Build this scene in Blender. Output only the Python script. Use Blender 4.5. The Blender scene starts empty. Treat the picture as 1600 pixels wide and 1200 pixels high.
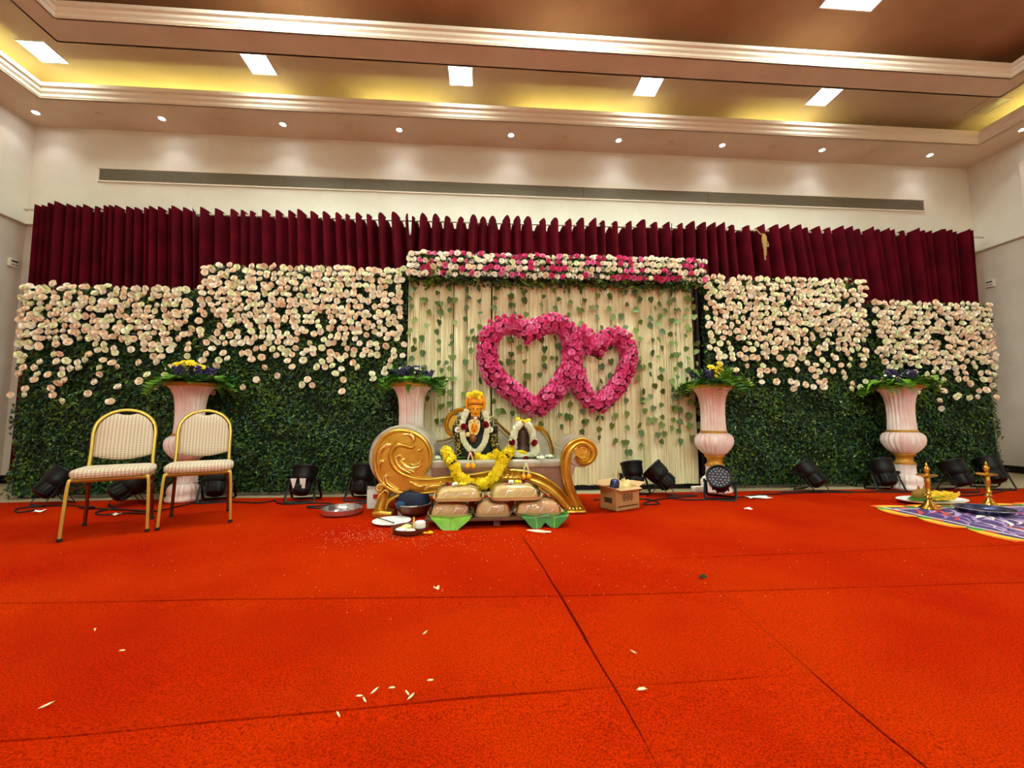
import bpy, bmesh, math, random
import numpy as np
from mathutils import Vector, Matrix, Euler, noise
random.seed(7); rng = np.random.default_rng(7)
PI = math.pi
SC = bpy.context.scene
COL = SC.collection

# ------------------------------------------------------------------ camera
CAM = Vector((0, 0, 0.84)); FPX = 650.0
_p, _y, _r = math.radians(-4.869), math.radians(4.198), math.radians(-0.134)
def _rot():
    cy, sy, cp, sp, cr, sr = math.cos(_y), math.sin(_y), math.cos(_p), math.sin(_p), math.cos(_r), math.sin(_r)
    Rz = np.array([[cy, -sy, 0], [sy, cy, 0], [0, 0, 1]]); B = np.array([[1, 0, 0], [0, 0, -1], [0, 1, 0]])
    Rx = np.array([[1, 0, 0], [0, cp, -sp], [0, sp, cp]]); Rr = np.array([[cr, -sr, 0], [sr, cr, 0], [0, 0, 1]])
    return Rr @ Rx @ B @ Rz
RC = _rot()
cam_d = bpy.data.cameras.new('camera'); cam = bpy.data.objects.new('camera', cam_d); COL.objects.link(cam)
cam_d.sensor_width = 36; cam_d.lens = FPX / 1600 * 36; cam_d.clip_start = 0.02
m3 = Matrix((RC[0], -RC[1], -RC[2])).transposed()
cam.matrix_world = Matrix.Translation(CAM) @ m3.to_4x4()
SC.camera = cam

# ------------------------------------------------------------------ world and exposure
w = bpy.data.worlds.new('world'); SC.world = w; w.use_nodes = True
w.node_tree.nodes['Background'].inputs[0].default_value = (0.9, 0.8, 0.7, 1)
w.node_tree.nodes['Background'].inputs[1].default_value = 0.02
SC.view_settings.view_transform = 'Standard'; SC.view_settings.look = 'None'
SC.view_settings.gamma = 1; SC.view_settings.use_curve_mapping = False
SC.view_settings.exposure = 0.28
PANEL_E, BIG_E, DOWN_W, LED_E = 30.0, 92.0, 6.0, 22.0     # lamp strengths: tray panels, big panels, downlights, cove strips

# ------------------------------------------------------------------ measuring helpers (photo pixel -> point on a real plane)
def ray(x, y):
    return Vector(RC.T @ np.array([(x - 800) / FPX, (y - 600) / FPX, 1.0]))
def FL(x, y, z=0.0):
    d = ray(x, y); return CAM + d * ((z - CAM.z) / d.z)
def AT(x, y, Y):
    d = ray(x, y); return CAM + d * (Y / d.y)

# ------------------------------------------------------------------ materials
def lin(c):
    return tuple(((v / 255) / 12.92 if v / 255 <= 0.04045 else ((v / 255 + 0.055) / 1.055) ** 2.4) for v in c[:3]) + (1,)
def mat(name, col, rough=0.6, metal=0.0, var=None, vscale=8.0, bump=0.0, bscale=60.0, spec=0.5, sheen=0.0, emit=0.0,
        trans=0.0, alpha=1.0, coat=0.0, coord='Object', tint=None, detail=3.0, mix=(0.35, 0.65), sub=0.0, two=False):
    m = bpy.data.materials.new(name); m.use_nodes = True
    nt = m.node_tree; b = nt.nodes['Principled BSDF']
    b.inputs['Base Color'].default_value = lin(col); b.inputs['Roughness'].default_value = rough
    b.inputs['Metallic'].default_value = metal; b.inputs['Specular IOR Level'].default_value = spec
    if sheen: b.inputs['Sheen Weight'].default_value = sheen; b.inputs['Sheen Tint'].default_value = lin(col)
    if emit:
        b.inputs['Emission Color'].default_value = lin(col); b.inputs['Emission Strength'].default_value = emit
    if trans: b.inputs['Transmission Weight'].default_value = trans
    if coat: b.inputs['Coat Weight'].default_value = coat; b.inputs['Coat Roughness'].default_value = 0.1
    if sub: b.inputs['Subsurface Weight'].default_value = sub; b.inputs['Subsurface Radius'].default_value = (0.02, 0.01, 0.008)
    b.inputs['Alpha'].default_value = alpha
    tc = None
    if var or bump:
        tc = nt.nodes.new('ShaderNodeTexCoord')
    last = None
    if var:
        n = nt.nodes.new('ShaderNodeTexNoise'); n.inputs['Scale'].default_value = vscale; n.inputs['Detail'].default_value = detail
        nt.links.new(tc.outputs[coord], n.inputs['Vector'])
        r = nt.nodes.new('ShaderNodeValToRGB'); r.color_ramp.elements[0].position = mix[0]; r.color_ramp.elements[1].position = mix[1]
        r.color_ramp.elements[0].color = lin(col); r.color_ramp.elements[1].color = lin(var)
        nt.links.new(n.outputs['Fac'], r.inputs['Fac']); last = r.outputs['Color']
    if tint:                                   # tint = colour at the heart of the blossom (vertex attribute 0 = heart, 1 = rim)
        a = nt.nodes.new('ShaderNodeAttribute'); a.attribute_name = 'rim'
        mx = nt.nodes.new('ShaderNodeMix'); mx.data_type = 'RGBA'
        nt.links.new(a.outputs['Fac'], mx.inputs['Factor']); mx.inputs[6].default_value = lin(tint); mx.inputs[7].default_value = lin(col)
        last = mx.outputs[2]
    if last: nt.links.new(last, b.inputs['Base Color'])
    if bump:
        n = nt.nodes.new('ShaderNodeTexNoise'); n.inputs['Scale'].default_value = bscale; n.inputs['Detail'].default_value = 4
        nt.links.new(tc.outputs[coord], n.inputs['Vector'])
        bp = nt.nodes.new('ShaderNodeBump'); bp.inputs['Strength'].default_value = bump; bp.inputs['Distance'].default_value = 0.01
        nt.links.new(n.outputs['Fac'], bp.inputs['Height']); nt.links.new(bp.outputs['Normal'], b.inputs['Normal'])
    return m
M = {}
def defm(k, *a, **kw): M[k] = mat(k, *a, **kw)
defm('wall', (232, 226, 210), 0.8, var=(226, 218, 200), vscale=2.5, bump=0.05, bscale=90)
defm('wall_low', (214, 200, 186), 0.8, var=(206, 190, 175), vscale=3, bump=0.05, bscale=90)
defm('ceil', (226, 204, 178), 0.85, var=(218, 194, 166), vscale=2, bump=0.05, bscale=70)
defm('ceil_tan', (176, 132, 96), 0.85, var=(166, 122, 86), vscale=2, bump=0.05, bscale=70); defm('ceil_tray', (208, 186, 152), 0.85, var=(200, 176, 142), vscale=2)
defm('trim', (240, 228, 208), 0.6)
defm('skirt', (14, 13, 14), 0.35)
defm('tile', (196, 176, 142), 0.35, var=(180, 158, 124), vscale=5)
defm('underlay', (60, 8, 4), 0.9)
defm('panelglow', (236, 252, 242), emit=1); defm('bigglow', (234, 252, 240), emit=1); defm('rear_fill_glow', (234, 252, 240), emit=104)
defm('downglow', (245, 248, 255), emit=60); defm('led', (236, 240, 150), emit=LED_E)
defm('offglass', (196, 180, 150), 0.3); defm('lampwhite', (235, 232, 225), 0.5)
M['panelglow'].node_tree.nodes['Principled BSDF'].inputs['Emission Strength'].default_value = PANEL_E
M['bigglow'].node_tree.nodes['Principled BSDF'].inputs['Emission Strength'].default_value = BIG_E
defm('vent', (150, 140, 118), 0.5, metal=0.3); defm('ventdark', (60, 55, 45), 0.8)
defm('velvet', (90, 1, 17), 0.85, spec=0.1, var=(66, 0, 11), vscale=3)
_b = M['velvet'].node_tree.nodes['Principled BSDF']; _b.inputs['Sheen Weight'].default_value = 0.5; _b.inputs['Sheen Roughness'].default_value = 0.3; _b.inputs['Sheen Tint'].default_value = lin((190, 18, 48))
defm('rod', (225, 215, 195), 0.35, metal=0.4); defm('cord', (170, 132, 70), 0.8)
defm('moss', (14, 40, 12), 0.9, var=(8, 26, 8), vscale=6, bump=0.5, bscale=40)
defm('leaf_a', (26, 66, 12), 0.42); defm('leaf_b', (80, 112, 18), 0.4); defm('leaf_c', (8, 34, 10), 0.45); defm('leaf_d', (12, 88, 74), 0.45)
defm('rose_peach', (255, 240, 218), 0.65, tint=(252, 206, 160))
defm('rose_cream', (254, 252, 222), 0.65, tint=(236, 234, 172))
defm('rose_ivory', (255, 250, 236), 0.65, tint=(252, 224, 186))
defm('rose_pink', (252, 92, 164), 0.6, tint=(190, 10, 80))
defm('rose_hot', (255, 140, 194), 0.6, tint=(206, 18, 96))
defm('rose_rouge', (232, 64, 128), 0.6, tint=(190, 18, 78))
defm('heartcore', (130, 8, 52), 0.8)  # dark core colour paints shade into the gaps between the heart roses
defm('drape', (252, 244, 212), 0.75, var=(246, 234, 196), vscale=3)
defm('ivy', (98, 118, 46), 0.5, var=(124, 140, 62), vscale=14); defm('ivy2', (66, 90, 40), 0.5, var=(84, 106, 46), vscale=14); defm('stem', (70, 92, 40), 0.7)
defm('black', (9, 9, 10), 0.45, spec=0.3); defm('blackrough', (12, 12, 13), 0.75); defm('cable', (10, 10, 11), 0.5)
defm('lens', (60, 62, 70), 0.1, spec=0.8); defm('ledwhite', (150, 150, 158), 0.25); defm('screw', (150, 150, 150), 0.3, metal=1)
defm('gold', (224, 186, 84), 0.3, metal=0.85, var=(204, 160, 58), vscale=9, bump=0.06, bscale=50)
defm('goldpale', (240, 212, 120), 0.24, metal=0.9)
defm('silver', (188, 178, 160), 0.28, var=(168, 156, 138), vscale=10, coat=0.6, bump=0.12, bscale=14)
defm('mauve', (146, 104, 88), 0.6, var=(130, 90, 76), vscale=20, coat=0.35)
defm('urn', (250, 236, 228), 0.5, var=(244, 206, 200), vscale=5, mix=(0.4, 0.7), bump=0.05, bscale=60)
defm('urngold', (222, 170, 66), 0.4, metal=0.45, var=(206, 140, 52), vscale=12)
defm('soil', (24, 44, 14), 0.9)
defm('fern', (84, 136, 30), 0.5, var=(122, 164, 40), vscale=25); defm('fern2', (48, 104, 26), 0.5)
defm('bright', (100, 152, 22), 0.4, var=(128, 178, 40), vscale=12); defm('bladeleaf', (38, 94, 18), 0.4, var=(52, 112, 26), vscale=12)
defm('mum', (255, 228, 24), 0.6, tint=(236, 190, 8)); defm('marigold', (255, 232, 16), 0.6, tint=(248, 206, 8)); defm('orangeball', (250, 172, 12), 0.6, bump=0.5, bscale=120)
defm('violet', (66, 48, 104), 0.6); defm('violet2', (34, 28, 60), 0.6); defm('jasmine', (252, 250, 230), 0.6, tint=(232, 236, 190)); defm('redrose', (150, 12, 24), 0.6, tint=(96, 4, 14))
defm('chairgold', (190, 158, 72), 0.34, metal=0.65); defm('chairgold_shaded', (120, 60, 22), 0.35, metal=0.6); defm('rubber', (20, 18, 16), 0.7)  # brown copy of the chair gold paints shade on rear legs and stretchers
defm('brass', (226, 178, 72), 0.22, metal=0.95); defm('steel', (206, 206, 210), 0.2, metal=0.9); defm('bluesteel', (70, 76, 112), 0.2, metal=0.7)
defm('orange', (246, 164, 20), 0.4, metal=0.2); defm('cream', (250, 224, 150), 0.5); defm('darkstone', (78, 46, 28), 0.5, var=(58, 32, 18), vscale=30)
defm('robe', (20, 26, 16), 0.6); defm('white', (242, 238, 228), 0.6); defm('eye', (16, 10, 8), 0.3); defm('redpaint', (170, 20, 16), 0.5); defm('bronze', (150, 92, 44), 0.35, metal=0.5)
defm('paper', (238, 236, 230), 0.7); defm('card', (190, 144, 92), 0.8, var=(176, 130, 80), vscale=12); defm('cardin', (206, 166, 116), 0.8); defm('ink', (84, 54, 28), 0.8)
defm('wood', (104, 68, 40), 0.5, var=(84, 52, 30), vscale=20); defm('tray', (226, 196, 146), 0.35, coat=0.4)
defm('goods', (232, 204, 140), 0.5, var=(214, 170, 108), vscale=9, coat=0.7, bump=0.2, bscale=25); defm('goods2', (220, 180, 128), 0.5, var=(206, 142, 100), vscale=9, coat=0.7, bump=0.2, bscale=25)
defm('ribbonred', (214, 62, 40), 0.4, coat=0.5)
defm('bluecloth', (6, 16, 42), 0.7, var=(8, 26, 62), vscale=9, bump=0.4, bscale=14); defm('tealcloth', (8, 60, 92), 0.7); defm('brownbowl', (100, 48, 28), 0.4)
defm('banana', (240, 200, 24), 0.45, var=(210, 160, 20), vscale=20); defm('coconut', (150, 104, 34), 0.8, bump=0.5, bscale=60); defm('powderpurple', (66, 44, 104), 0.95, var=(88, 64, 120), vscale=25)
defm('powderlilac', (196, 168, 206), 0.95, var=(150, 110, 176), vscale=30); defm('powderyellow', (252, 206, 50), 0.95, var=(252, 180, 40), vscale=20); defm('powdergreen', (40, 128, 60), 0.95)
defm('powderorange', (252, 128, 24), 0.95, var=(250, 100, 20), vscale=14); defm('powderwhite', (238, 222, 220), 0.95); defm('powderred', (206, 70, 60), 0.95)
defm('screen', (40, 44, 40), 0.2); defm('plastic', (226, 218, 204), 0.5); defm('candle', (228, 186, 80), 0.6); defm('petal', (248, 232, 190), 0.6)
def clear_film():
    m = bpy.data.materials.new('clear_film'); m.use_nodes = True; nt = m.node_tree; nt.nodes.clear()
    o = nt.nodes.new('ShaderNodeOutputMaterial'); t = nt.nodes.new('ShaderNodeBsdfTransparent'); g = nt.nodes.new('ShaderNodeBsdfGlossy')
    g.inputs['Roughness'].default_value = 0.08; t.inputs['Color'].default_value = (0.96, 0.95, 0.93, 1)
    f = nt.nodes.new('ShaderNodeFresnel'); f.inputs['IOR'].default_value = 1.35
    mx = nt.nodes.new('ShaderNodeMixShader'); nt.links.new(f.outputs[0], mx.inputs[0]); nt.links.new(t.outputs[0], mx.inputs[1]); nt.links.new(g.outputs[0], mx.inputs[2])
    nt.links.new(mx.outputs[0], o.inputs[0]); return m
M['film'] = clear_film()
def carpet_mat():
    m = bpy.data.materials.new('carpet_red'); m.use_nodes = True; nt = m.node_tree; b = nt.nodes['Principled BSDF']
    b.inputs['Roughness'].default_value = 0.95; b.inputs['Specular IOR Level'].default_value = 0.02
    tc = nt.nodes.new('ShaderNodeTexCoord')
    def nz(s, d=4):
        n = nt.nodes.new('ShaderNodeTexNoise'); n.inputs['Scale'].default_value = s; n.inputs['Detail'].default_value = d
        nt.links.new(tc.outputs['Object'], n.inputs['Vector']); return n
    def ramp(n, c0, c1, p0, p1):
        r = nt.nodes.new('ShaderNodeValToRGB'); e = r.color_ramp.elements
        e[0].position, e[1].position = p0, p1; e[0].color, e[1].color = lin(c0), lin(c1)
        nt.links.new(n.outputs['Fac'], r.inputs['Fac']); return r
    big = ramp(nz(1.1), (188, 31, 0), (204, 48, 0), 0.35, 0.65)
    fine = ramp(nz(170, 2), (120, 120, 120), (255, 255, 255), 0.3, 0.62)
    mx = nt.nodes.new('ShaderNodeMix'); mx.data_type = 'RGBA'; mx.blend_type = 'MULTIPLY'; mx.inputs['Factor'].default_value = 0.75
    nt.links.new(big.outputs[0], mx.inputs[6]); nt.links.new(fine.outputs[0], mx.inputs[7]); nt.links.new(mx.outputs[2], b.inputs['Base Color'])
    bp = nt.nodes.new('ShaderNodeBump'); bp.inputs['Strength'].default_value = 0.55; bp.inputs['Distance'].default_value = 0.012
    nt.links.new(nz(110, 5).outputs['Fac'], bp.inputs['Height']); nt.links.new(bp.outputs[0], b.inputs['Normal']); return m
M['carpet'] = carpet_mat()
def weave_mat():
    m = bpy.data.materials.new('chair_weave'); m.use_nodes = True; nt = m.node_tree; b = nt.nodes['Principled BSDF']
    b.inputs['Roughness'].default_value = 0.75
    tc = nt.nodes.new('ShaderNodeTexCoord'); mp = nt.nodes.new('ShaderNodeMapping'); mp.inputs['Scale'].default_value = (44, 44, 64)
    nt.links.new(tc.outputs['Object'], mp.inputs['Vector']); sp = nt.nodes.new('ShaderNodeSeparateXYZ'); nt.links.new(mp.outputs[0], sp.inputs[0])
    def mth(op, a, bb):
        n = nt.nodes.new('ShaderNodeMath'); n.operation = op
        for i, q in enumerate((a, bb)):
            if q is None: continue
            if isinstance(q, (int, float)): n.inputs[i].default_value = q
            else: nt.links.new(q, n.inputs[i])
        return n.outputs[0]
    yz = mth('ADD', sp.outputs['Y'], sp.outputs['Z'])
    a = mth('SINE', mth('MULTIPLY', mth('ADD', sp.outputs['X'], yz), 3.14159), None); c = mth('SINE', mth('MULTIPLY', mth('SUBTRACT', sp.outputs['X'], yz), 3.14159), None)
    p = mth('MULTIPLY', a, c)
    r = nt.nodes.new('ShaderNodeValToRGB'); e = r.color_ramp.elements; e[0].position = 0.3; e[1].position = 0.75
    e[0].color = lin((222, 208, 186)); e[1].color = lin((182, 152, 124))
    nt.links.new(mth('ADD', mth('MULTIPLY', p, 0.5), 0.5), r.inputs['Fac']); nt.links.new(r.outputs[0], b.inputs['Base Color'])
    bp = nt.nodes.new('ShaderNodeBump'); bp.inputs['Strength'].default_value = 0.4; bp.inputs['Distance'].default_value = 0.003; bp.invert = True
    nt.links.new(p, bp.inputs['Height']); nt.links.new(bp.outputs[0], b.inputs['Normal']); return m
M['weave'] = weave_mat()
def spot_mat():
    m = bpy.data.materials.new('gold_spotted_cloth'); m.use_nodes = True; nt = m.node_tree; b = nt.nodes['Principled BSDF']; b.inputs['Roughness'].default_value = 0.5
    tc = nt.nodes.new('ShaderNodeTexCoord'); v = nt.nodes.new('ShaderNodeTexVoronoi'); v.inputs['Scale'].default_value = 62
    nt.links.new(tc.outputs['Object'], v.inputs['Vector']); r = nt.nodes.new('ShaderNodeValToRGB'); e = r.color_ramp.elements
    e[0].position, e[1].position = 0.34, 0.42; e[0].color = lin((226, 202, 90)); e[1].color = lin((24, 22, 14))
    nt.links.new(v.outputs['Distance'], r.inputs['Fac']); nt.links.new(r.outputs[0], b.inputs['Base Color']); return m
M['spotted'] = spot_mat()

# ------------------------------------------------------------------ mesh helpers
class MB:
    def __init__(s): s.v = []; s.f = []; s.mi = []; s.rim = []
    def add(s, vs, fs, mi=0, rim=None):
        o = len(s.v); s.v.extend([tuple(v) for v in vs]); s.f.extend([tuple(i + o for i in f) for f in fs]); s.mi.extend([mi] * len(fs))
        s.rim.extend(list(rim) if rim is not None else [1.0] * len(vs)); return s
    def merge(s, other, mx=None, mi=None):
        vs = other.v if mx is None else [tuple(mx @ Vector(v)) for v in other.v]
        o = len(s.v); s.v.extend(vs); s.f.extend([tuple(i + o for i in f) for f in other.f])
        s.mi.extend(other.mi if mi is None else [mi] * len(other.f)); s.rim.extend(other.rim); return s
    def box(s, lo, hi, mi=0):
        x0, y0, z0 = lo; x1, y1, z1 = hi
        return s.add([(x0, y0, z0), (x1, y0, z0), (x1, y1, z0), (x0, y1, z0), (x0, y0, z1), (x1, y0, z1), (x1, y1, z1), (x0, y1, z1)],
                     [(0, 3, 2, 1), (4, 5, 6, 7), (0, 1, 5, 4), (1, 2, 6, 5), (2, 3, 7, 6), (3, 0, 4, 7)], mi)
    def rbox(s, lo, hi, r=0.01, n=3, mi=0):
        c = [(a + b) / 2 for a, b in zip(lo, hi)]; h = [(b - a) / 2 for a, b in zip(lo, hi)]; r = min(r, *[q * 0.999 for q in h])
        t = sorted(set([-1, 1] + [-math.cos(PI / 2 * i / n) for i in range(n)] + [math.cos(PI / 2 * i / n) for i in range(n)]))
        # cube-sphere style: sample directions, push to rounded box
        bm = bmesh.new(); bmesh.ops.create_cube(bm, size=2)
        bmesh.ops.subdivide_edges(bm, edges=bm.edges[:], cuts=n * 2 - 1, use_grid_fill=True)
        vs = []
        for v in bm.verts:
            p = []
            core = [h[i] - r for i in range(3)]
            q = [v.co[i] for i in range(3)]
            d = Vector([math.copysign(max(0, (abs(x) - 1.0 / n * 0 ) ), x) for x in q])
            # core position: sign beyond centre band
            cp = [core[i] * (1 if q[i] > 0.01 else -1 if q[i] < -0.01 else 0) for i in range(3)]
            k = [max(0, abs(x)) * (1 if x > 0 else -1) for x in q]
            dd = Vector([math.tan(x * PI / 4) for x in q]).normalized()
            # keep flat faces flat: project direction onto sphere octant
            vs.append((c[0] + cp[0] + dd.x * r, c[1] + cp[1] + dd.y * r, c[2] + cp[2] + dd.z * r))
        bm.verts.index_update(); fs = [[v.index for v in f.verts] for f in bm.faces]; bm.free()
        return s.add(vs, fs, mi)
    def lathe(s, prof, n=24, c=(0, 0, 0), flute=None, mi=0, cap=True, sx=1, sy=1, mx=None):
        vs = []; fs = []
        for k, (r, z) in enumerate(prof):
            for i in range(n):
                a = 2 * PI * i / n; rr = r
                if flute and flute[k]: rr = r * (1 - flute[k] * (0.5 + 0.5 * math.cos(a * flute_n)))
                vs.append((rr * math.cos(a) * sx, rr * math.sin(a) * sy, z))
        for k in range(len(prof) - 1):
            for i in range(n):
                j = (i + 1) % n; fs.append((k * n + i, k * n + j, (k + 1) * n + j, (k + 1) * n + i))
        if cap:
            if prof[0][0] > 1e-4: fs.append(tuple(reversed(range(n))))
            if prof[-1][0] > 1e-4: fs.append(tuple(range((len(prof) - 1) * n, len(prof) * n)))
        T = Matrix.Translation(c) if mx is None else Matrix.Translation(c) @ mx
        return s.add([T @ Vector(v) for v in vs], fs, mi)
    def tube(s, pts, r, n=8, mi=0, closed=False, cap=True, flat=1.0, up=None):
        P = [Vector(p) for p in pts]; L = len(P); R = r if isinstance(r, (list, tuple)) else [r] * L
        vs = []; fs = []; prev = None
        for i, p in enumerate(P):
            a = P[i - 1] if i or closed else P[0]; b = P[(i + 1) % L] if i < L - 1 or closed else P[-1]
            t = (b - a)
            t = t.normalized() if t.length > 1e-9 else Vector((0, 0, 1))
            if prev is None:
                u = Vector(up) if up else (Vector((0, 0, 1)) if abs(t.z) < 0.9 else Vector((1, 0, 0)))
            else: u = prev
            u = (u - t * u.dot(t))
            u = u.normalized() if u.length > 1e-6 else t.orthogonal().normalized()
            prev = u; v = t.cross(u)
            for k in range(n):
                q = 2 * PI * k / n; vs.append(p + (u * math.cos(q) * flat + v * math.sin(q)) * R[i])
        m = L if closed else L - 1
        for i in range(m):
            j = (i + 1) % L
            for k in range(n):
                l = (k + 1) % n; fs.append((i * n + k, i * n + l, j * n + l, j * n + k))
        if cap and not closed: fs.append(tuple(reversed(range(n)))); fs.append(tuple(range((L - 1) * n, L * n)))
        return s.add(vs, fs, mi)
    def ball(s, c, r, n=8, m=6, mi=0, rot=None):
        rx, ry, rz = r if isinstance(r, (tuple, list)) else (r, r, r); vs = []; fs = []
        for i in range(m + 1):
            th = PI * i / m
            for k in range(n):
                a = 2 * PI * k / n; vs.append(Vector((rx * math.sin(th) * math.cos(a), ry * math.sin(th) * math.sin(a), rz * math.cos(th))))
        for i in range(m):
            for k in range(n): l = (k + 1) % n; fs.append((i * n + k, (i + 1) * n + k, (i + 1) * n + l, i * n + l))
        c = Vector(c)
        return s.add([c + (rot @ v if rot else v) for v in vs], fs, mi)
    def prism(s, poly, y0, y1, mi=0):        # poly: (x, z) outline, extruded along y
        n = len(poly); vs = [(x, y0, z) for x, z in poly] + [(x, y1, z) for x, z in poly]
        fs = [tuple(range(n)), tuple(reversed(range(n, 2 * n)))] + [(i, i + n, (i + 1) % n + n, (i + 1) % n) for i in range(n)]
        return s.add(vs, fs, mi)
    def ribbon(s, pts, wid, yf, depth, prof='rim', mi=0):   # carved band in an xz plane, front at y=yf, going back by depth
        P = [Vector((p[0], p[1])) for p in pts]; L = len(P); W = wid if isinstance(wid, (list, tuple)) else [wid] * L
        if prof == 'rim': sec = [(-1, 1), (-1, .35), (-.9, .08), (-.78, 0), (-.62, .12), (-.45, .4), (0, .5), (.45, .4), (.62, .12), (.78, 0), (.9, .08), (1, .35), (1, 1)]
        else: sec = [(-1, 1), (-.95, .6), (-.7, .22), (-.35, .04), (0, 0), (.35, .04), (.7, .22), (.95, .6), (1, 1)]
        n = len(sec); vs = []; fs = []
        for i, p in enumerate(P):
            t = (P[min(i + 1, L - 1)] - P[max(i - 1, 0)])
            t = t.normalized() if t.length > 1e-9 else Vector((1, 0))
            nn = Vector((-t.y, t.x))
            for a, d in sec:
                q = p + nn * a * W[i]; vs.append((q.x, yf + d * depth, q.y))
        for i in range(L - 1):
            for k in range(n - 1): fs.append((i * n + k, (i + 1) * n + k, (i + 1) * n + k + 1, i * n + k + 1))
        fs.append(tuple(range(n))); fs.append(tuple(reversed(range((L - 1) * n, L * n))))
        return s.add(vs, fs, mi)
    def mesh(s, name, mats, smooth=True, sharp=None):
        me = bpy.data.meshes.new(name); me.from_pydata(s.v, [], s.f)
        mats = mats if isinstance(mats, (list, tuple)) else [mats]
        for q in mats: me.materials.append(M[q])
        if len(mats) > 1: me.polygons.foreach_set('material_index', s.mi)
        if any(r != 1.0 for r in s.rim):
            at = me.attributes.new('rim', 'FLOAT', 'POINT'); at.data.foreach_set('value', s.rim)
        me.polygons.foreach_set('use_smooth', [smooth] * len(s.f)); me.update()
        if smooth and sharp is not None: me.set_sharp_from_angle(angle=math.radians(sharp))
        return me
    def build(s, name, mats, parent=None, smooth=True, world=False, sharp=40, fixn=True):
        me = s.mesh(name, mats, smooth, sharp)
        if fixn:
            bm = bmesh.new(); bm.from_mesh(me); bmesh.ops.recalc_face_normals(bm, faces=bm.faces); bm.to_mesh(me); bm.free()
            if smooth and sharp is not None: me.set_sharp_from_angle(angle=math.radians(sharp))
        o = bpy.data.objects.new(name, me); COL.objects.link(o)
        if parent:
            o.parent = parent
            if world: me.transform(ROOTM[parent.name].inverted())
        return o
ROOTM = {}
flute_n = 22
def thing(name, label, cat, loc=(0, 0, 0), rz=0.0, group=None):
    o = bpy.data.objects.new(name, None); COL.objects.link(o); o.location = loc; o.rotation_euler = (0, 0, rz); o.empty_display_size = 0.1
    o['label'] = label; o['category'] = cat
    if group: o['group'] = group
    ROOTM[o.name] = Matrix.Translation(loc) @ Matrix.Rotation(rz, 4, 'Z'); return o
def tag(o, label, cat, group=None, kind=None):
    o['label'] = label; o['category'] = cat
    if group: o['group'] = group
    if kind: o['kind'] = kind
    return o
def struct(o, label, cat): return tag(o, label, cat, kind='structure')
def inst(name, me, parent=None, mx=None):
    o = bpy.data.objects.new(name, me); COL.objects.link(o)
    if parent: o.parent = parent
    if mx is not None: o.matrix_local = mx
    return o
def copy_tree(o, loc, rz, label, group=None, rename=None):
    c = o.copy(); COL.objects.link(c); c.location = loc; c.rotation_euler = (0, 0, rz); c['label'] = label
    if group: c['group'] = group
    ROOTM[c.name] = Matrix.Translation(loc) @ Matrix.Rotation(rz, 4, 'Z')
    for ch in list(o.children):
        d = ch.copy(); COL.objects.link(d); d.parent = c
        for g in list(ch.children): e = g.copy(); COL.objects.link(e); e.parent = d
    return c
def cat(pts, n=6, closed=False):
    P = [Vector(p) for p in pts]; L = len(P); out = []
    rngi = range(L if closed else L - 1)
    for i in rngi:
        p0 = P[(i - 1) % L] if closed or i else P[0]; p1 = P[i]; p2 = P[(i + 1) % L]; p3 = P[(i + 2) % L] if closed or i + 2 < L else P[-1]
        for k in range(n):
            t = k / n; out.append(0.5 * ((2 * p1) + (p2 - p0) * t + (2 * p0 - 5 * p1 + 4 * p2 - p3) * t * t + (3 * p1 - p0 - 3 * p2 + p3) * t ** 3))
    if not closed: out.append(P[-1])
    return out
def lerp_list(vals, n): return [float(x) for x in np.interp(np.linspace(0, len(vals) - 1, n), range(len(vals)), vals)]
ORD = ['first', 'second', 'third', 'fourth', 'fifth', 'sixth', 'seventh', 'eighth', 'ninth', 'tenth', 'eleventh', 'twelfth', 'thirteenth', 'fourteenth', 'fifteenth',
       'sixteenth', 'seventeenth', 'eighteenth', 'nineteenth', 'twentieth', 'twenty-first', 'twenty-second', 'twenty-third', 'twenty-fourth', 'twenty-fifth', 'twenty-sixth']
def frame_to(nrm, roll=0.0, up=Vector((0, 0, 1))):      # rotation whose +Z is nrm
    z = Vector(nrm).normalized(); x = up.cross(z)
    x = x.normalized() if x.length > 1e-4 else Vector((1, 0, 0))
    y = z.cross(x); return Matrix((x, y, z)).transposed() @ Matrix.Rotation(roll, 3, 'Z')

# ================================================================== THE SETTING
XL, XR, YB, YF = -6.48, 8.28, 6.20, -7.0
ZS, ZC, ZL = 5.10, 5.45, 3.63          # soffit underside, upper ceiling, wall ledge
struct(MB().box((-9, YF - .5, -0.16), (11, 6.6, -0.014)).build('floor', 'tile', smooth=False), 'beige tiled hall floor beyond the carpet edge', 'floor')
def wall(name, lo, hi, lo2, hi2, label):
    r = thing(name, label, 'wall', (0, 0, 0)); r['kind'] = 'structure'
    MB().box(lo, hi).build('lower_wall', 'wall_low', r, smooth=False); MB().box(lo2, hi2).build('upper_wall', 'wall', r, smooth=False); return r
wall('wall_back', (XL - .3, YB + .06, -.02), (XR + .3, YB + .4, ZL), (XL - .3, YB, ZL), (XR + .3, YB + .4, ZC + .2), 'cream back wall above and behind the maroon curtains')
wall('wall_left', (XL - .4, YF, -.02), (XL - .06, YB + .06, ZL), (XL - .4, YF, ZL), (XL, YB, ZC + .2), 'cream side wall at the left edge with a ledge')
wall('wall_right', (XR + .06, YF, -.02), (XR + .4, YB + .06, ZL), (XR, YF, ZL), (XR + .4, YB, ZC + .2), 'pinkish cream side wall at the right edge with a ledge')
struct(MB().box((XL - .4, YF - .3, -.02), (XR + .4, YF, ZC + .2)).build('wall_front', 'wall', smooth=False), 'cream wall of the hall behind the viewer', 'wall')
def skirt(name, lo, hi, label): struct(MB().rbox(lo, hi, 0.006, 2).build(name, 'skirt', smooth=False), label, 'baseboard')
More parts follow.
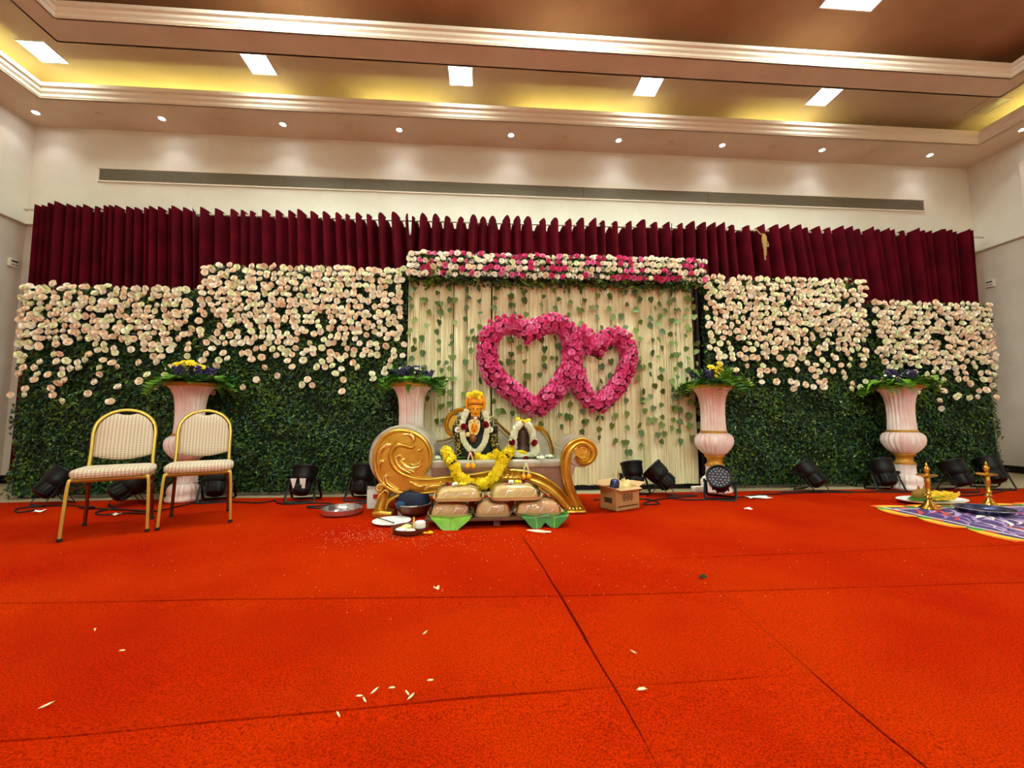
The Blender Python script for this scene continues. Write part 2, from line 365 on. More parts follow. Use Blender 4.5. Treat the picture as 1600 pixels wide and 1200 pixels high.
skirt('baseboard_left', (XL - .06, YF, -.014), (XL - .04, YB + .06, .1), 'black skirting along the left side wall')
skirt('baseboard_right', (XR + .04, YF, -.014), (XR + .06, YB + .06, .1), 'black skirting along the right side wall')
skirt('baseboard_back', (XL - .04, YB + .04, -.014), (XR + .04, YB + .06, .1), 'black skirting along the back wall behind curtains')
# ceiling: one upper plane, a lower soffit ring along the walls and a dropped band ring
ceil = thing('ceiling', 'stepped tan ceiling with lowered soffit, tray and band', 'ceiling'); ceil['kind'] = 'structure'
MB().box((XL - .4, YF - .3, ZC), (XR + .4, YB + .4, ZC + .15)).build('upper_ceiling', 'ceil_tray', ceil, smooth=False)
MB().box((-4.79, -5.19, ZC - .006), (6.87, 4.71, ZC + .002)).build('inner_ceiling', 'ceil_tan', ceil, smooth=False)
SL, SR, SB = -5.85, 7.73, 5.61         # inner edges of the soffit ring
SFY = -6.0
for lo, hi in (((XL, SB, ZS), (XR, YB, ZS + .02)), ((XL, YF, ZS), (SL, SB, ZS + .02)), ((SR, YF, ZS), (XR, SB, ZS + .02)), ((SL, YF, ZS), (SR, SFY, ZS + .02))):
    MB().box(lo, hi).build('soffit_board', 'ceil', ceil, smooth=False)
BLo, BLi, BRi, BRo, BBo, BBi = -4.80, -4.53, 6.62, 6.88, 4.72, 4.41
BFo, BFi = -5.2, -4.9
for lo, hi in (((BLo, BBi, ZS), (BRo, BBo, ZS + .02)), ((BLo, BFo, ZS), (BLi, BBi, ZS + .02)), ((BRi, BFo, ZS), (BRo, BBi, ZS + .02)), ((BLi, BFo, ZS), (BRi, BFi, ZS + .02)),
               ((BLo, BBo - .02, ZS), (BRo, BBo, ZC)), ((BLo, BFo, ZS), (BLo + .02, BBo, ZC)), ((BRo - .02, BFo, ZS), (BRo, BBo, ZC)), ((BLo, BFo, ZS), (BRo, BFo + .02, ZC))):
    MB().box(lo, hi).build('band_board', 'ceil', ceil, smooth=False)
def ring_trim(name, x0, x1, y0, y1, z0, h, label, out):
    # stepped cornice profile swept round a rectangle; profile (d inward, z)
    pr = [(0.0, 0), (0.012, 0), (0.03, .02), (.034, .05), (.055, .075), (.06, .11), (.085, .125), (.09, .15), (.09, .172), (0, .172)]
    pr = [(d, z * h / .172) for d, z in pr]
    cs = [(x0, y0, 1, 1), (x1, y0, -1, 1), (x1, y1, -1, -1), (x0, y1, 1, -1)]
    vs = []; n = len(pr)
    for x, y, sx, sy in cs:
        for d, z in pr: vs.append((x + sx * (out - d) * -1 * -1 if False else x + sx * d, y + sy * d, z0 + z))
    fs = [(c * n + k, ((c + 1) % 4) * n + k, ((c + 1) % 4) * n + (k + 1) % n, c * n + (k + 1) % n) for c in range(4) for k in range(n)]
    struct(MB().add(vs, fs).build(name, 'trim', smooth=False), label, 'cornice')
ring_trim('trim_1', SL - .02, SR + .02, SFY, SB + .02, ZS, .172, 'white stepped cornice on the edge of the outer ceiling soffit', 0)
ring_trim('trim_2', BLi - .02, BRi + .02, BFi, BBi + .02, ZS, .135, 'pinkish white cornice on the inner dropped ceiling band', 0)
# raised frames on the upper side walls
def wall_frame(name, x, y0, y1, z0, z1, sgn, label):
    r = thing(name, label, 'wall frame', (x, (y0 + y1) / 2, z0)); r['kind'] = 'structure'
    t = .05; d = .035 * sgn
    for a, b, c, e in ((y0, y1, z0, z0 + t), (y0, y1, z1 - t, z1), (y0, y0 + t, z0 + t, z1 - t), (y1 - t, y1, z0 + t, z1 - t)):
        MB().box((min(x, x + d), a, c), (max(x, x + d), b, e)).build('moulding', 'trim', r, smooth=False, world=True)
wall_frame('trim_3', XL, 3.6, 5.80, 4.0, 4.78, 1, 'raised white frame on the upper left side wall')
wall_frame('trim_4', XR, 3.2, 5.52, 4.02, 4.76, -1, 'raised white frame on the upper right side wall')
def control(name, x, y, z, sgn, label):
    r = thing(name, label, 'thermostat', (x, y, z))
    MB().rbox((min(0, .035 * sgn), -.06, -.06), (max(0, .035 * sgn), .06, .06), .008, 2).build('case', 'plastic', r)
    MB().box((.035 * sgn - .002, -.035, .012), (.035 * sgn + .003, .045, .036)).build('display', 'screen', r, smooth=False)
    for q in (-.025, .015): MB().box((.035 * sgn - .002, q, -.03), (.035 * sgn + .003, q + .022, -.018)).build('button', 'blackrough', r, smooth=False)
p = ray(18, 411); s_ = (XL - .06) / p.x; control('thermostat', XL - .06, p.y * s_, CAM.z + p.z * s_, 1, 'small white thermostat on the left wall beside curtain')
p = ray(1549, 443); s_ = (XR + .06) / p.x; control('thermostat', XR + .06, p.y * s_, CAM.z + p.z * s_, -1, 'small thermostat on the right wall beside curtain')

# ------------------------------------------------------------------ lamps
SEENP = ['at the far left corner of the tray', 'second from the left', 'in the middle', 'second from the right', 'at the right']
def panel_lamp(x, y, z, s, mt, label, group, lit=True):
    r = thing('ceiling_panel_light', label, 'ceiling light', (x, y, z), group=group); h = s / 2; b = .016
    for lo, hi in (((-h - b, -h - b, -.012), (h + b, -h, 0)), ((-h - b, h, -.012), (h + b, h + b, 0)), ((-h - b, -h, -.012), (-h, h, 0)), ((h, -h, -.012), (h + b, h, 0))):
        MB().box(lo, hi).build('frame', 'lampwhite' if lit else 'ceil', r, smooth=False)
    MB().box((-h, -h, -.008), (h, h, -.001)).build('diffuser', mt, r, smooth=False)
PX = [-5.50, -2.90, -.295, 2.295, 4.885]
for i, x in enumerate(PX): panel_lamp(x, 5.26, ZC, .30, 'panelglow', f'small square ceiling panel light {SEENP[i]} of back row', 'lit panels in the back ceiling tray')
panel_lamp(7.47, 5.26, ZC, .30, 'offglass', 'unlit square ceiling panel at the right corner of tray', 'unlit panels', lit=False)
k = 0
for xx, side in ((-5.50, 'left'), (7.47, 'right')):
    for y in (2.66, .06, -2.54): panel_lamp(xx, y, ZC, .30, 'panelglow', f'{ORD[k % 3]} small ceiling panel light along the {side} side tray', 'panels in the side trays'); k += 1
for j, y in enumerate((3.72, -3.5, -4.5)):  # both rows behind the camera are unseen, added as frontal fill on the backdrop
    for i, x in enumerate((-2.1, 0.98, 4.07)):
        panel_lamp(x, y, ZC - .006, .60, 'bigglow' if j == 0 else 'rear_fill_glow', f'large square ceiling panel light, {ORD[i]} from left in the {ORD[j]} inner row, rear rows added as fill', 'large inner ceiling panels')
def downlight(x, y, label, lit=True, power=DOWN_W):
    r = thing('recessed_downlight' if lit else 'ceiling_ring', label, 'downlight', (x, y, ZS), group='lit soffit downlights' if lit else 'unlit soffit rings')
    MB().lathe([(.034, -.001), (.05, -.001), (.053, -.006), (.045, -.011), (.034, -.006), (.034, -.001)], 20, cap=False).build('bezel', 'lampwhite' if lit else 'ceil', r)
    MB().lathe([(.036, -.004), (.022, -.009), (.0, -.010)], 16, cap=False).build('bulb', 'downglow' if lit else 'ceil', r)
    if lit:
        l = bpy.data.lights.new('downlight_lamp', 'SPOT'); l.energy = power; l.spot_size = math.radians(110); l.spot_blend = .6; l.shadow_soft_size = .03; l.color = (.93, .97, 1.0)
        o = bpy.data.objects.new('lamp', l); COL.objects.link(o); o.parent = r; o.location = (0, 0, -.02)
for i in range(9): downlight(-6.18 + 1.652 * i + (.2 if i == 8 else 0), 5.895, f'lit recessed downlight, {ORD[i]} from the left above the curtains')
for i in range(8): downlight(-5.337 + 1.648 * i, 5.885, f'faint unlit ring in the soffit, {ORD[i]} from the left', lit=False)
for i in range(4): downlight(7.97, 5.245 - 1.65 * i, f'lit recessed downlight, {ORD[i]} along the right side soffit')
for i in range(4): downlight(-6.18, 4.24 - 1.65 * i, f'lit recessed downlight, {ORD[i]} along the left side soffit')
def led_strip(lo, hi, label):
    c = ((lo[0] + hi[0]) / 2, (lo[1] + hi[1]) / 2, ZS + .02)
    r = thing('cove_light_strip', label, 'light strip', c, group='yellow cove light strips')
    MB().box((lo[0], lo[1], ZS + .02), (hi[0], hi[1], ZS + .03)).build('channel', 'lampwhite', r, smooth=False, world=True)
    ix = .012 if hi[0] - lo[0] > .3 else .004; iy = .012 if hi[1] - lo[1] > .3 else .004
    MB().box((lo[0] + ix, lo[1] + iy, ZS + .03), (hi[0] - ix, hi[1] - iy, ZS + .045)).build('glowing_cover', 'led', r, smooth=False, world=True)
for i, (a, b) in enumerate(((-5.8, -2.75), (-1.75, -.5), (.5, 2.5), (3.95, 5.1))):
    led_strip((a, 5.83, 0), (b, 5.87, 0), f'yellow cove light strip behind back cornice, {ORD[i]} from the left')
led_strip((-6.10, .5, 0), (-6.06, 5.6, 0), 'yellow cove light strip behind the left side cornice')
led_strip((7.94, .5, 0), (7.98, 5.5, 0), 'yellow cove light strip behind the right side cornice')

# ------------------------------------------------------------------ air grille
g0, g1 = AT(157, 264, YB), AT(1443, 330, YB); gz0, gz1 = 4.313, 4.493
gr = thing('air_grille', 'long grey linear air grille on the back wall above curtains', 'air grille', ((g0.x + g1.x) / 2, YB, gz0))
MB().box((g0.x, YB - .006, gz0), (g1.x, YB, gz1)).build('backing', 'ventdark', gr, smooth=False, world=True)
MB().box((g0.x - .02, YB - .02, gz0 - .02), (g1.x + .02, YB, gz0)).build('frame_rail', 'trim', gr, smooth=False, world=True)
MB().box((g0.x - .02, YB - .02, gz1), (g1.x + .02, YB, gz1 + .012)).build('frame_rail', 'trim', gr, smooth=False, world=True)
secs = [g0.x] + [AT(x, 290, YB).x for x in (540, 911, 1105)] + [g1.x]
for a, b in zip(secs[:-1], secs[1:]):
    for q in range(9):
        z = gz0 + (q + .5) * (gz1 - gz0) / 9
        MB().box((a + .004, YB - .02, z - .0045), (b - .004, YB - .006, z + .0045)).build('slat', 'vent', gr, smooth=False, world=True)

# ================================================================== CURTAINS
ZR = 3.80; YR = 5.98
rod = thing('curtain_rod', 'pale curtain rod running along the back wall above the curtains', 'curtain rod', (1, YR, ZR))
a_, b_ = AT(41, 327, YR), AT(1535, 370.5, YR)
rz_ = lambda x: float(np.interp(x, [a_.x, b_.x], [a_.z, b_.z]))
MB().tube([a_, b_], .017, 10).build('pole', 'rod', rod, world=True)
for q in (a_, b_): MB().ball(q, .024, 10, 8).build('finial', 'rod', rod, world=True)
for t in (0.015, .18, .5, .75, .985):
    q = a_.lerp(b_, t); MB().tube([q, q + Vector((0, .14, -.07)), q + Vector((0, .215, -.12))], .012, 6).build('bracket', 'rod', rod, world=True)
def curtain(x0t, x1t, x0b, x1b, npl, seed, label):
    rr = random.Random(seed); zt = rz_((x0t + x1t) / 2)
    r = thing('curtain', label, 'curtain', ((x0b + x1b) / 2, YR, .02), group='maroon velvet curtains along the back wall')
    n = npl * 20; rows = 14; vs = []; fs = []; ph = 0; w_ = []
    cut = np.cumsum([rr.uniform(.75, 1.3) for _ in range(npl)]); cut = np.concatenate([[0], cut / cut[-1]])
    amp = [rr.uniform(.09, .13) for _ in range(npl + 1)]; drift = [rr.uniform(-.03, .03) for _ in range(npl + 1)]
    spk = [rr.uniform(.0, .02) for _ in range(npl + 1)]
    for j in range(rows + 1):
        v = j / rows
        for i in range(n + 1):
            u = i / n; k = min(int(u * npl), npl - 1); fu = u * npl - k; uu = cut[k] + (cut[k + 1] - cut[k]) * fu
            a = 2 * PI * fu; top = zt + .05
            v_ = max(0.0, 1 - (1 - v) * 3.4); x = (x0t + (x1t - x0t) * uu) * v_ + (x0b + (x1b - x0b) * uu) * (1 - v_)
            am = amp[k] * (1 - fu) + amp[k + 1] * fu
            x += .010 * math.sin(2 * a) * (.5 + .5 * v) + drift[k] * (1 - v) * (1 - abs(2 * fu - 1)) + .3 * am * math.sin(a) * v
            y = YR + .17 - 2.7 * am * (.5 + .5 * math.cos(a)) ** 3.6 - (1 - v) * .01 * math.sin(7 * uu + seed)
            z = .03 + (rz_(x) + .025 - .03) * v
            if j == rows: z += spk[k] * max(0, math.cos(a)) ** 2 + .030 * math.cos(a) - .022
            vs.append((x, y, z))
    W_ = n + 1
    fs = [(j * W_ + i, j * W_ + i + 1, (j + 1) * W_ + i + 1, (j + 1) * W_ + i) for j in range(rows) for i in range(n)]
    MB().add(vs, fs).build('cloth', 'velvet', r, world=True, sharp=None, fixn=False)
    for k in range(npl):                      # grommets where the rod passes
        for fu in (.25, .75):
            uu = cut[k] + (cut[k + 1] - cut[k]) * fu; x = x0t + (x1t - x0t) * uu
            if (k + (fu > .5)) % 1 == 0:
                MB().lathe([(.018, -.004), (.028, -.004), (.028, .004), (.018, .004), (.018, -.004)], 10, (x, YR, rz_(x)), cap=False, mx=Matrix.Rotation(PI / 2, 4, 'Y')).build('grommet', 'rod', r, world=True)
cx = lambda px, py: AT(px, py, YR).x
curtain(cx(63, 325), cx(312, 335), cx(53, 450), cx(314, 450), 19, 1, 'maroon velvet curtain farthest left, behind lower flower panel')
curtain(cx(322, 335), cx(640, 348), cx(322, 420), cx(648, 420), 17, 2, 'maroon velvet curtain behind the tall left flower panel')
curtain(cx(645, 348), cx(1040, 358), cx(640, 420), cx(1046, 420), 21, 3, 'maroon velvet curtain behind the pink and white rose header')
curtain(cx(1045, 358), cx(1270, 362), cx(1045, 430), cx(1290, 430), 13, 4, 'maroon velvet curtain with a cord, behind tall right flower panel')
curtain(cx(1274, 362), cx(1506, 366), cx(1294, 440), cx(1514, 470), 17, 5, 'maroon velvet curtain farthest right, behind lower flower panel')
cd = MB(); q = AT(1193, 366, YR - .20)
for dx, dz, l in ((-.03, 0, .22), (-.01, .02, .4), (.015, .0, .33), (.03, .02, .15)):
    cd.tube(cat([(q.x + dx * .3, q.y, q.z), (q.x + dx, q.y - .01, q.z - l * .4), (q.x + dx * .5 + .01, q.y, q.z - l)], 5), .011, 6)
cd.tube(cat([(q.x, q.y, q.z - .1), (q.x + .05, q.y - .01, q.z - .2), (q.x + .06, q.y, q.z - .13), (q.x + .02, q.y, q.z - .08)], 5), .009, 6)
cd.tube(cat([(q.x, q.y, q.z), (q.x + .005, q.y + .08, q.z + .045), (q.x + .01, YR - .015, rz_(q.x) + .022), (q.x + .01, YR + .02, rz_(q.x) + .02), (q.x + .008, YR + .03, rz_(q.x) - .03)], 5), .009, 6)
cr = thing('tieback_cord', 'knotted tan cord hanging from rod in front of maroon curtain', 'cord', (q.x, q.y, q.z - .4)); cd.build('rope', 'cord', cr, world=True)

# ================================================================== CARPET (sheets laid edge to edge)
def jit(x, y, s=3.0): return noise.noise(Vector((x * s, y * s, 3.3)))
sMain = lambda x: float(np.interp(x, [-7, -2.2, -1, .36, 2.76, 9], [2.28, 2.15, 2.10, 2.02, 2.0, 1.98])) + .012 * jit(x, 1, 2.2)
sFront = lambda x: float(np.interp(x, [-7, -1.25, -.1, 9], [1.2, 1.25, 1.33, 1.62])) + .012 * jit(x, 5, 2.5)
sRight = lambda x: float(np.interp(x, [.3, 1.27, 3.6, 9], [2.46, 2.505, 2.585, 2.7])) + .01 * jit(x, 9, 2)
sX = lambda y: float(np.interp(y, [-5, .5, 1.34, 1.98, 2.96, 5], [.5, .44, .414, .38, .304, .2])) + .008 * jit(2, y, 3)
sX2 = lambda y: float(np.interp(y, [-5, 1.08, 1.54, 2.0], [.9, 1.063, 1.109, 1.15])) + .008 * jit(7, y, 3)
carpet = thing('carpet', 'bright red carpet laid in seamed sheets across the hall floor', 'carpet', (0, 2, 0))
YEND = lambda x: float(np.interp(x, [-6, -3, 0, 4, 7.6], [4.72, 4.80, 4.72, 4.74, 4.60])) + .012 * jit(x, 11, 4)
def sheet(xa, xb, ya, yb, nx, ny, gaps):
    """xa(y), xb(y), ya(x), yb(x) are the edges; gaps = half gap at left, right, near, far edge as functions or numbers"""
    vs = []; g = [q if callable(q) else (lambda t, q=q: q) for q in gaps]
    us = (1 - np.cos(np.linspace(0, PI, nx + 1))) / 2 * .5 + np.linspace(0, 1, nx + 1) * .5
    ws = (1 - np.cos(np.linspace(0, PI, ny + 1))) / 2 * .5 + np.linspace(0, 1, ny + 1) * .5
    for j in ws:
        for i in us:
            x = None; y0 = 2.0
            for _ in range(3):
                xl, xr = xa(y0) + g[0](y0), xb(y0) - g[1](y0); x = xl + (xr - xl) * i
                yl, yr = ya(x) + g[2](x), yb(x) - g[3](x); y0 = yl + (yr - yl) * j
            e = min(abs(x - xl) if g[0](y0) > 0 else 9, abs(xr - x) if g[1](y0) > 0 else 9, abs(y0 - yl) if g[2](x) > 0 else 9, abs(yr - y0) if g[3](x) > 0 else 9)
            vs.append((x, y0, .0 + .004 * jit(x, y0, 1.1) + .007 * math.exp(-e / .05)))
    n = nx + 1; fs = [(j * n + i, j * n + i + 1, (j + 1) * n + i + 1, (j + 1) * n + i) for j in range(ny) for i in range(nx)]
    mb = MB(); mb.add(vs, fs)
    per = [i for i in range(nx)] + [j * n + nx for j in range(ny)] + [ny * n + i for i in range(nx, 0, -1)] + [j * n for j in range(ny, 0, -1)]
    o = len(vs); low = [(vs[q][0], vs[q][1], -.012) for q in per]; L = len(per)
    mb.v.extend(low); mb.rim.extend([1.0] * L)
    for q in range(L): mb.f.append((per[q], per[(q + 1) % L], o + (q + 1) % L, o + q)); mb.mi.append(0)
    mb.build('carpet_sheet', 'carpet', carpet, world=True, sharp=50)
cst = lambda v: (lambda t: v)
gM = lambda x: max(.0008, .0055 + .004 * jit(x, 21, 1.7)) * (1 if x < 2.9 else .3)
gX = lambda y: .0008 if y > 3.0 else max(.0006, (.0042 if y > 1.6 else .0022 if y > 1.1 else .0008) + .003 * jit(3, y, 2))
gR = lambda x: .0006 if x < 1.1 else max(.0008, .004 + .003 * jit(x, 4, 2))
gF = lambda x: max(.0005, .004 + .005 * jit(x, 31, 2.2)) * (1 if x < .3 else .5 if x < .9 else .12)
gX2 = lambda y: max(.0006, .0024 + .002 * jit(5, y, 2))
CL, CR, CN = -6.2, 7.4, -3.2
sheet(cst(CL), sX, sMain, YEND, 60, 40, (0, gX, gM, 0))
sheet(sX, cst(CR), sRight, YEND, 60, 40, (gX, 0, gR, 0))
sheet(sX, cst(CR), sMain, sRight, 60, 10, (gX, 0, gM, gR))
sheet(cst(CL), sX, sFront, sMain, 60, 16, (0, gX, gF, gM))
sheet(cst(CL), sX, cst(CN), sFront, 50, 30, (0, gX, 0, gF))
sheet(sX, sX2, sFront, sMain, 10, 14, (gX, .0006, gF, gM))
sheet(sX, sX2, cst(CN), sFront, 10, 30, (gX, gX2, 0, gF))
sheet(sX2, cst(CR), cst(CN), sMain, 40, 40, (gX2, 0, 0, gM))
tag(MB().box((CL - .1, CN, -.0135), (CR + .1, 4.58, -.0115)).build('carpet_underlay', 'underlay', smooth=False), 'dark underlay showing in the seams of the red carpet', 'underlay')

# ================================================================== ROSES
def petal_patch(mb, ang, r0, r1, z0, z1, wid, curl, rim0, rim1):
    vs = []; rims = []
    for j in range(3):
        t = j / 2; r = r0 + (r1 - r0) * (t ** .8) + (curl if j == 2 else 0); z = z0 + (z1 - z0) * math.sin(t * PI / 2) - (curl * .5 if j == 2 else 0)
        w_ = wid * (.6, 1.0, .72)[j]
        for i in (-1, 0, 1):
            a = ang + i * w_; rr = r * (1 if i == 0 else .97); vs.append((rr * math.cos(a), rr * math.sin(a), z - (.06 * abs(i) * (z1 - z0) if j == 2 else 0))); rims.append(rim0 + (rim1 - rim0) * t)
    fs = [(j * 3 + i, j * 3 + i + 1, (j + 1) * 3 + i + 1, (j + 1) * 3 + i) for j in range(2) for i in range(2)]
    mb.add(vs, fs, 0, rims)
def rose(seed, tight=1.0):
    r_ = random.Random(seed); mb = MB(); s = 1.0
    mb.lathe([(.0, -.42), (.62, -.20), (.74, .10), (.3, .26)], 8, cap=False); mb.rim[:] = [.55] * len(mb.v)
    for n, r0, r1, z0, z1, c, ra, rb in ((5, .62, .92, -.30, .28, .07, .6, 1.0), (4, .50, .66, -.05, .50, .07, .4, 1.0), (3, .28, .42, .05, .62, .04, .2, .85)):
        o = r_.uniform(0, 6.28)
        for k in range(n): petal_patch(mb, o + k * 2 * PI / n + r_.uniform(-.15, .15), r0, r1 * r_.uniform(.93, 1.07), z0, z1 * r_.uniform(.9, 1.1), 1.15 * PI / n, c, ra, rb)
    mb.lathe([(.2, .12), (.2, .46), (.1, .48), (.06, .34)], 6, cap=False); mb.rim[-24:] = [.1] * 6 + [.45] * 6 + [.2] * 6 + [0.] * 6
    return mb
ROSES = [rose(s) for s in (1, 2, 3)]   # petals open enough to show the heart
RM = {}
for k in ('peach', 'cream', 'ivory', 'pink', 'hot', 'rouge'):
    RM[k] = [r.mesh('rose', 'rose_' + k, True, None) for r in ROSES]
def rose_mx(p, nrm, s, rnd):
    return Matrix.Translation(p) @ frame_to(nrm, rnd.uniform(0, 6.28)).to_4x4() @ Matrix.Diagonal((s, s, s * rnd.uniform(.85, 1.1), 1))
def plant_roses(spots, root, loc, cols, keep=300):
    """spots: (point, normal, size, colour); the first `keep` are parts, the rest one joined part"""
    rnd = random.Random(5); L = Matrix.Translation(loc).inverted(); rest = MB(); names = sorted(cols)
    for i, (p, nr, s, c) in enumerate(spots):
        mx = L @ rose_mx(Vector(p), nr, s, rnd); v = rnd.randrange(3)
        if i < keep: inst('rose', RM[c][v], root, mx)
        else: rest.merge(ROSES[v], mx, names.index(c))
    if rest.v:
        o = rest.build('further_roses', ['rose_' + n for n in names], root, sharp=None, fixn=False); o['kind'] = 'stuff'; o['label'] = 'further roses packed between the others'

# ------------------------------------------------------------------ foliage mats
def leaf_cloud(mb, n, fn, size, mats, rnd):
    """numpy scatter of folded leaves (4 triangles); fn(k) -> points, normals"""
    P, N = fn(n)
    U = rnd.normal(size=(n, 3)); U -= (U * N).sum(1, keepdims=True) * N * .7; U /= np.linalg.norm(U, axis=1, keepdims=True)
    V = np.cross(N + rnd.normal(size=(n, 3)) * .5, U); V /= np.linalg.norm(V, axis=1, keepdims=True); W_ = np.cross(U, V)
    s = size * rnd.uniform(.6, 1.3, (n, 1))
    a = P; b = P + U * s * .5 + V * s * .28 + W_ * s * .12; c = P + U * s * 1.05; d = P + U * s * .5 - V * s * .28 + W_ * s * .12
    o = len(mb.v); vs = np.stack([a, b, c, d], 1).reshape(-1, 3); mb.v.extend(map(tuple, vs.tolist())); mb.rim.extend([1.0] * (4 * n))
    mi = rnd.choice(len(mats), n, p=mats)
    cl = np.sin(P[:, 0] * 6.1 + 2 * np.sin(P[:, 2] * 4.3)) + np.sin(P[:, 2] * 7.7 + 1.5 * np.sin(P[:, 0] * 5.2)); mi = np.where((cl > .9) & (rnd.uniform(size=n) < .35), 1, mi)
    for i in range(n):
        k = o + 4 * i; mb.f.append((k, k + 1, k + 2)); mb.f.append((k, k + 2, k + 3)); mb.mi.extend((int(mi[i]),) * 2)
YP = 5.0
def flower_panel(x0, x1, z1, dense, label, seed, lean=0.0):
    """dense(u) -> (z bottom of the dense rows, z bottom of the loose ones)"""
    rr = random.Random(seed); nr = np.random.default_rng(seed); c = ((x0 + x1) / 2, YP + .08, 0.0)
    r = thing('floral_backdrop', label, 'flower wall', c, group='rose and leaf wall panels')
    MB().box((x0 + .02, YP + .03, 0.02), (x1 - .02, YP + .08, z1 - .05)).build('mat', 'moss', r, smooth=False, world=True)
    for xx in (x0 + .05, x1 - .05): MB().box((xx - .02, YP + .08, -.014), (xx + .02, YP + .12, z1 - .06)).build('upright', 'black', r, smooth=False, world=True)
    for xx in (x0 + .25, x1 - .25): MB().box((xx - .02, YP + .02, -.014), (xx + .02, YP + .45, .03)).build('foot', 'black', r, smooth=False, world=True)
    fol = MB()
    def fn(n):
        u = nr.uniform(0, 1, n); z = nr.uniform(.03, z1 - .03, n); P = np.stack([x0 + u * (x1 - x0), YP + .03 - nr.uniform(0, .05, n) - .02 * np.sin(z * 9 + u * 14), z], 1)
        N = np.tile(np.array([0, -1.0, .25]), (n, 1)); return P, N
    leaf_cloud(fol, int(3000 * (x1 - x0) * z1), fn, .042, [.48, .2, .28, .04], nr)
    def edge(n):
        t = nr.uniform(0, 1, n); P = np.stack([x0 + t * (x1 - x0), YP + .03 + nr.normal(0, .03, n), z1 - .04 + nr.uniform(-.02, .05, n)], 1)
        return P, np.tile(np.array([0, -.6, .8]), (n, 1))
    leaf_cloud(fol, int(160 * (x1 - x0)), edge, .05, [.4, .35, .25, 0], nr)
    o = fol.build('foliage', ['leaf_a', 'leaf_b', 'leaf_c', 'leaf_d'], r, smooth=False, world=True, fixn=False); o['kind'] = 'stuff'
    loose, rows = [], []
    z = z1 - .02; row = 0
    while z > .8:
        x = x0 + .03 + (row % 2) * .035
        while x < x1 - .02:
            zd, zl = dense((x - x0) / (x1 - x0)); zz = z + rr.gauss(0, .012); f = 1.0 if zz > zd + .05 * math.sin(x * 5 + seed) else max(0, (zz - zl) / (zd - zl)) * .60 + .19
            if zz < zl + .06 * math.sin(x * 9 + seed): f = 0
            if rr.random() < f * .93:
                s = rr.uniform(.036, .046); cc = rr.choices(('peach', 'cream', 'ivory'), (.46, .28, .26))[0]
                (rows if f == 1.0 else loose).append(((x + rr.gauss(0, .012), YP - .045 - rr.uniform(0, .03), zz), (rr.gauss(0, .35), -1, rr.gauss(.12, .3)), s, cc))
            x += rr.uniform(.066, .082) * (1 if f == 1 else 1.28)
        z -= .064 if z > 1.6 else .074; row += 1
    rr.shuffle(rows); rr.shuffle(loose); plant_roses(loose[:220] + rows + loose[220:], r, c, {'peach', 'cream', 'ivory'}); return r
flower_panel(-5.15, -3.29, 2.36, lambda u: (1.73, .92 + .28 * u), 'lower flower panel farthest left, behind the two chairs', 11)
flower_panel(-3.25, -.90, 2.64, lambda u: (2.02 - .22 * u, 1.16), 'tall flower panel left of the cream drape', 12)
flower_panel(2.80, 5.01, 2.64, lambda u: (1.88, 1.15), 'tall flower panel right of the cream drape', 13)
flower_panel(5.05, 6.76, 2.36, lambda u: (1.62 - .12 * u, 1.02), 'lower flower panel farthest right, beside the side wall', 14)

# ------------------------------------------------------------------ cream drapes between the panels
def drape(x0, x1, zt, zb, nf, label, seed):
    rr = random.Random(seed); r = thing('drape', label, 'drape', ((x0 + x1) / 2, 5.04, zb), group='cream pleated drapes of the backdrop')
    n = nf * 8; rows = 10; cut = np.cumsum([rr.uniform(.35, 1.7) for _ in range(nf)]); cut = np.concatenate([[0], cut / cut[-1]]); am = [rr.uniform(.008, .035) for _ in range(nf + 1)]
    vs = []
    for j in range(rows + 1):
        v = j / rows
        for i in range(n + 1):
            u = i / n; k = min(int(u * nf), nf - 1); fu = u * nf - k; uu = cut[k] + (cut[k + 1] - cut[k]) * fu
            a = am[k] * (1 - fu) + am[k + 1] * fu
            x = x0 + (x1 - x0) * uu + .006 * math.sin(v * 7 + k) * math.sin(PI * u)
            vs.append((x, 5.04 - a * (1 - math.cos(2 * PI * fu)) * (1.0 if v > .05 else .8) - .012 * math.sin(3 * v + k), zb + (zt - zb) * v))
    W_ = n + 1
    MB().add(vs, [(j * W_ + i, j * W_ + i + 1, (j + 1) * W_ + i + 1, (j + 1) * W_ + i) for j in range(rows) for i in range(n)]).build('cloth', 'drape', r, world=True, sharp=None, fixn=False)
    MB().tube([(x0, 5.05, zt), (x1, 5.05, zt)], .012, 6).build('hanging_rod', 'black', r, world=True)
    for k in range(int((x1 - x0) / .35)):
        xx = x0 + .18 + k * .35; MB().tube([(xx, 5.05, zt), (xx, 5.05, zt - .015)], .014, 6).build('ring', 'black', r, world=True)
dx = lambda px: AT(px, 600, 5.03).x
drape(-.885, dx(707), 2.56, .05, 17, 'cream pleated drape at the far left of the backdrop', 1)
drape(dx(708.5), dx(767), 2.56, .05, 11, 'narrow cream pleated drape behind the large idol', 2)
drape(dx(769), dx(1000), 2.56, .05, 40, 'wide cream pleated drape behind the two rose hearts', 3)
drape(dx(1000) - .01, 2.68, 2.56, .05, 22, 'cream pleated drape at the right end of the backdrop', 4)
bf = thing('backdrop_frame', 'black metal frame holding the cream drapes', 'frame', (.93, 5.1, -.014))
for xx, yy in ((-.895, 5.08), (2.725, 5.0), (.9, 5.12)): MB().box((xx - .016, yy, -.014), (xx + .016, yy + .035, 2.62)).build('upright', 'black', bf, smooth=False, world=True)
MB().box((-.9, 5.09, 2.56), (2.74, 5.12, 2.6)).build('cross_bar', 'black', bf, smooth=False, world=True)
MB().box((-.9, 5.06, -.014), (2.74, 5.11, .03)).build('bottom_bar', 'black', bf, smooth=False, world=True)
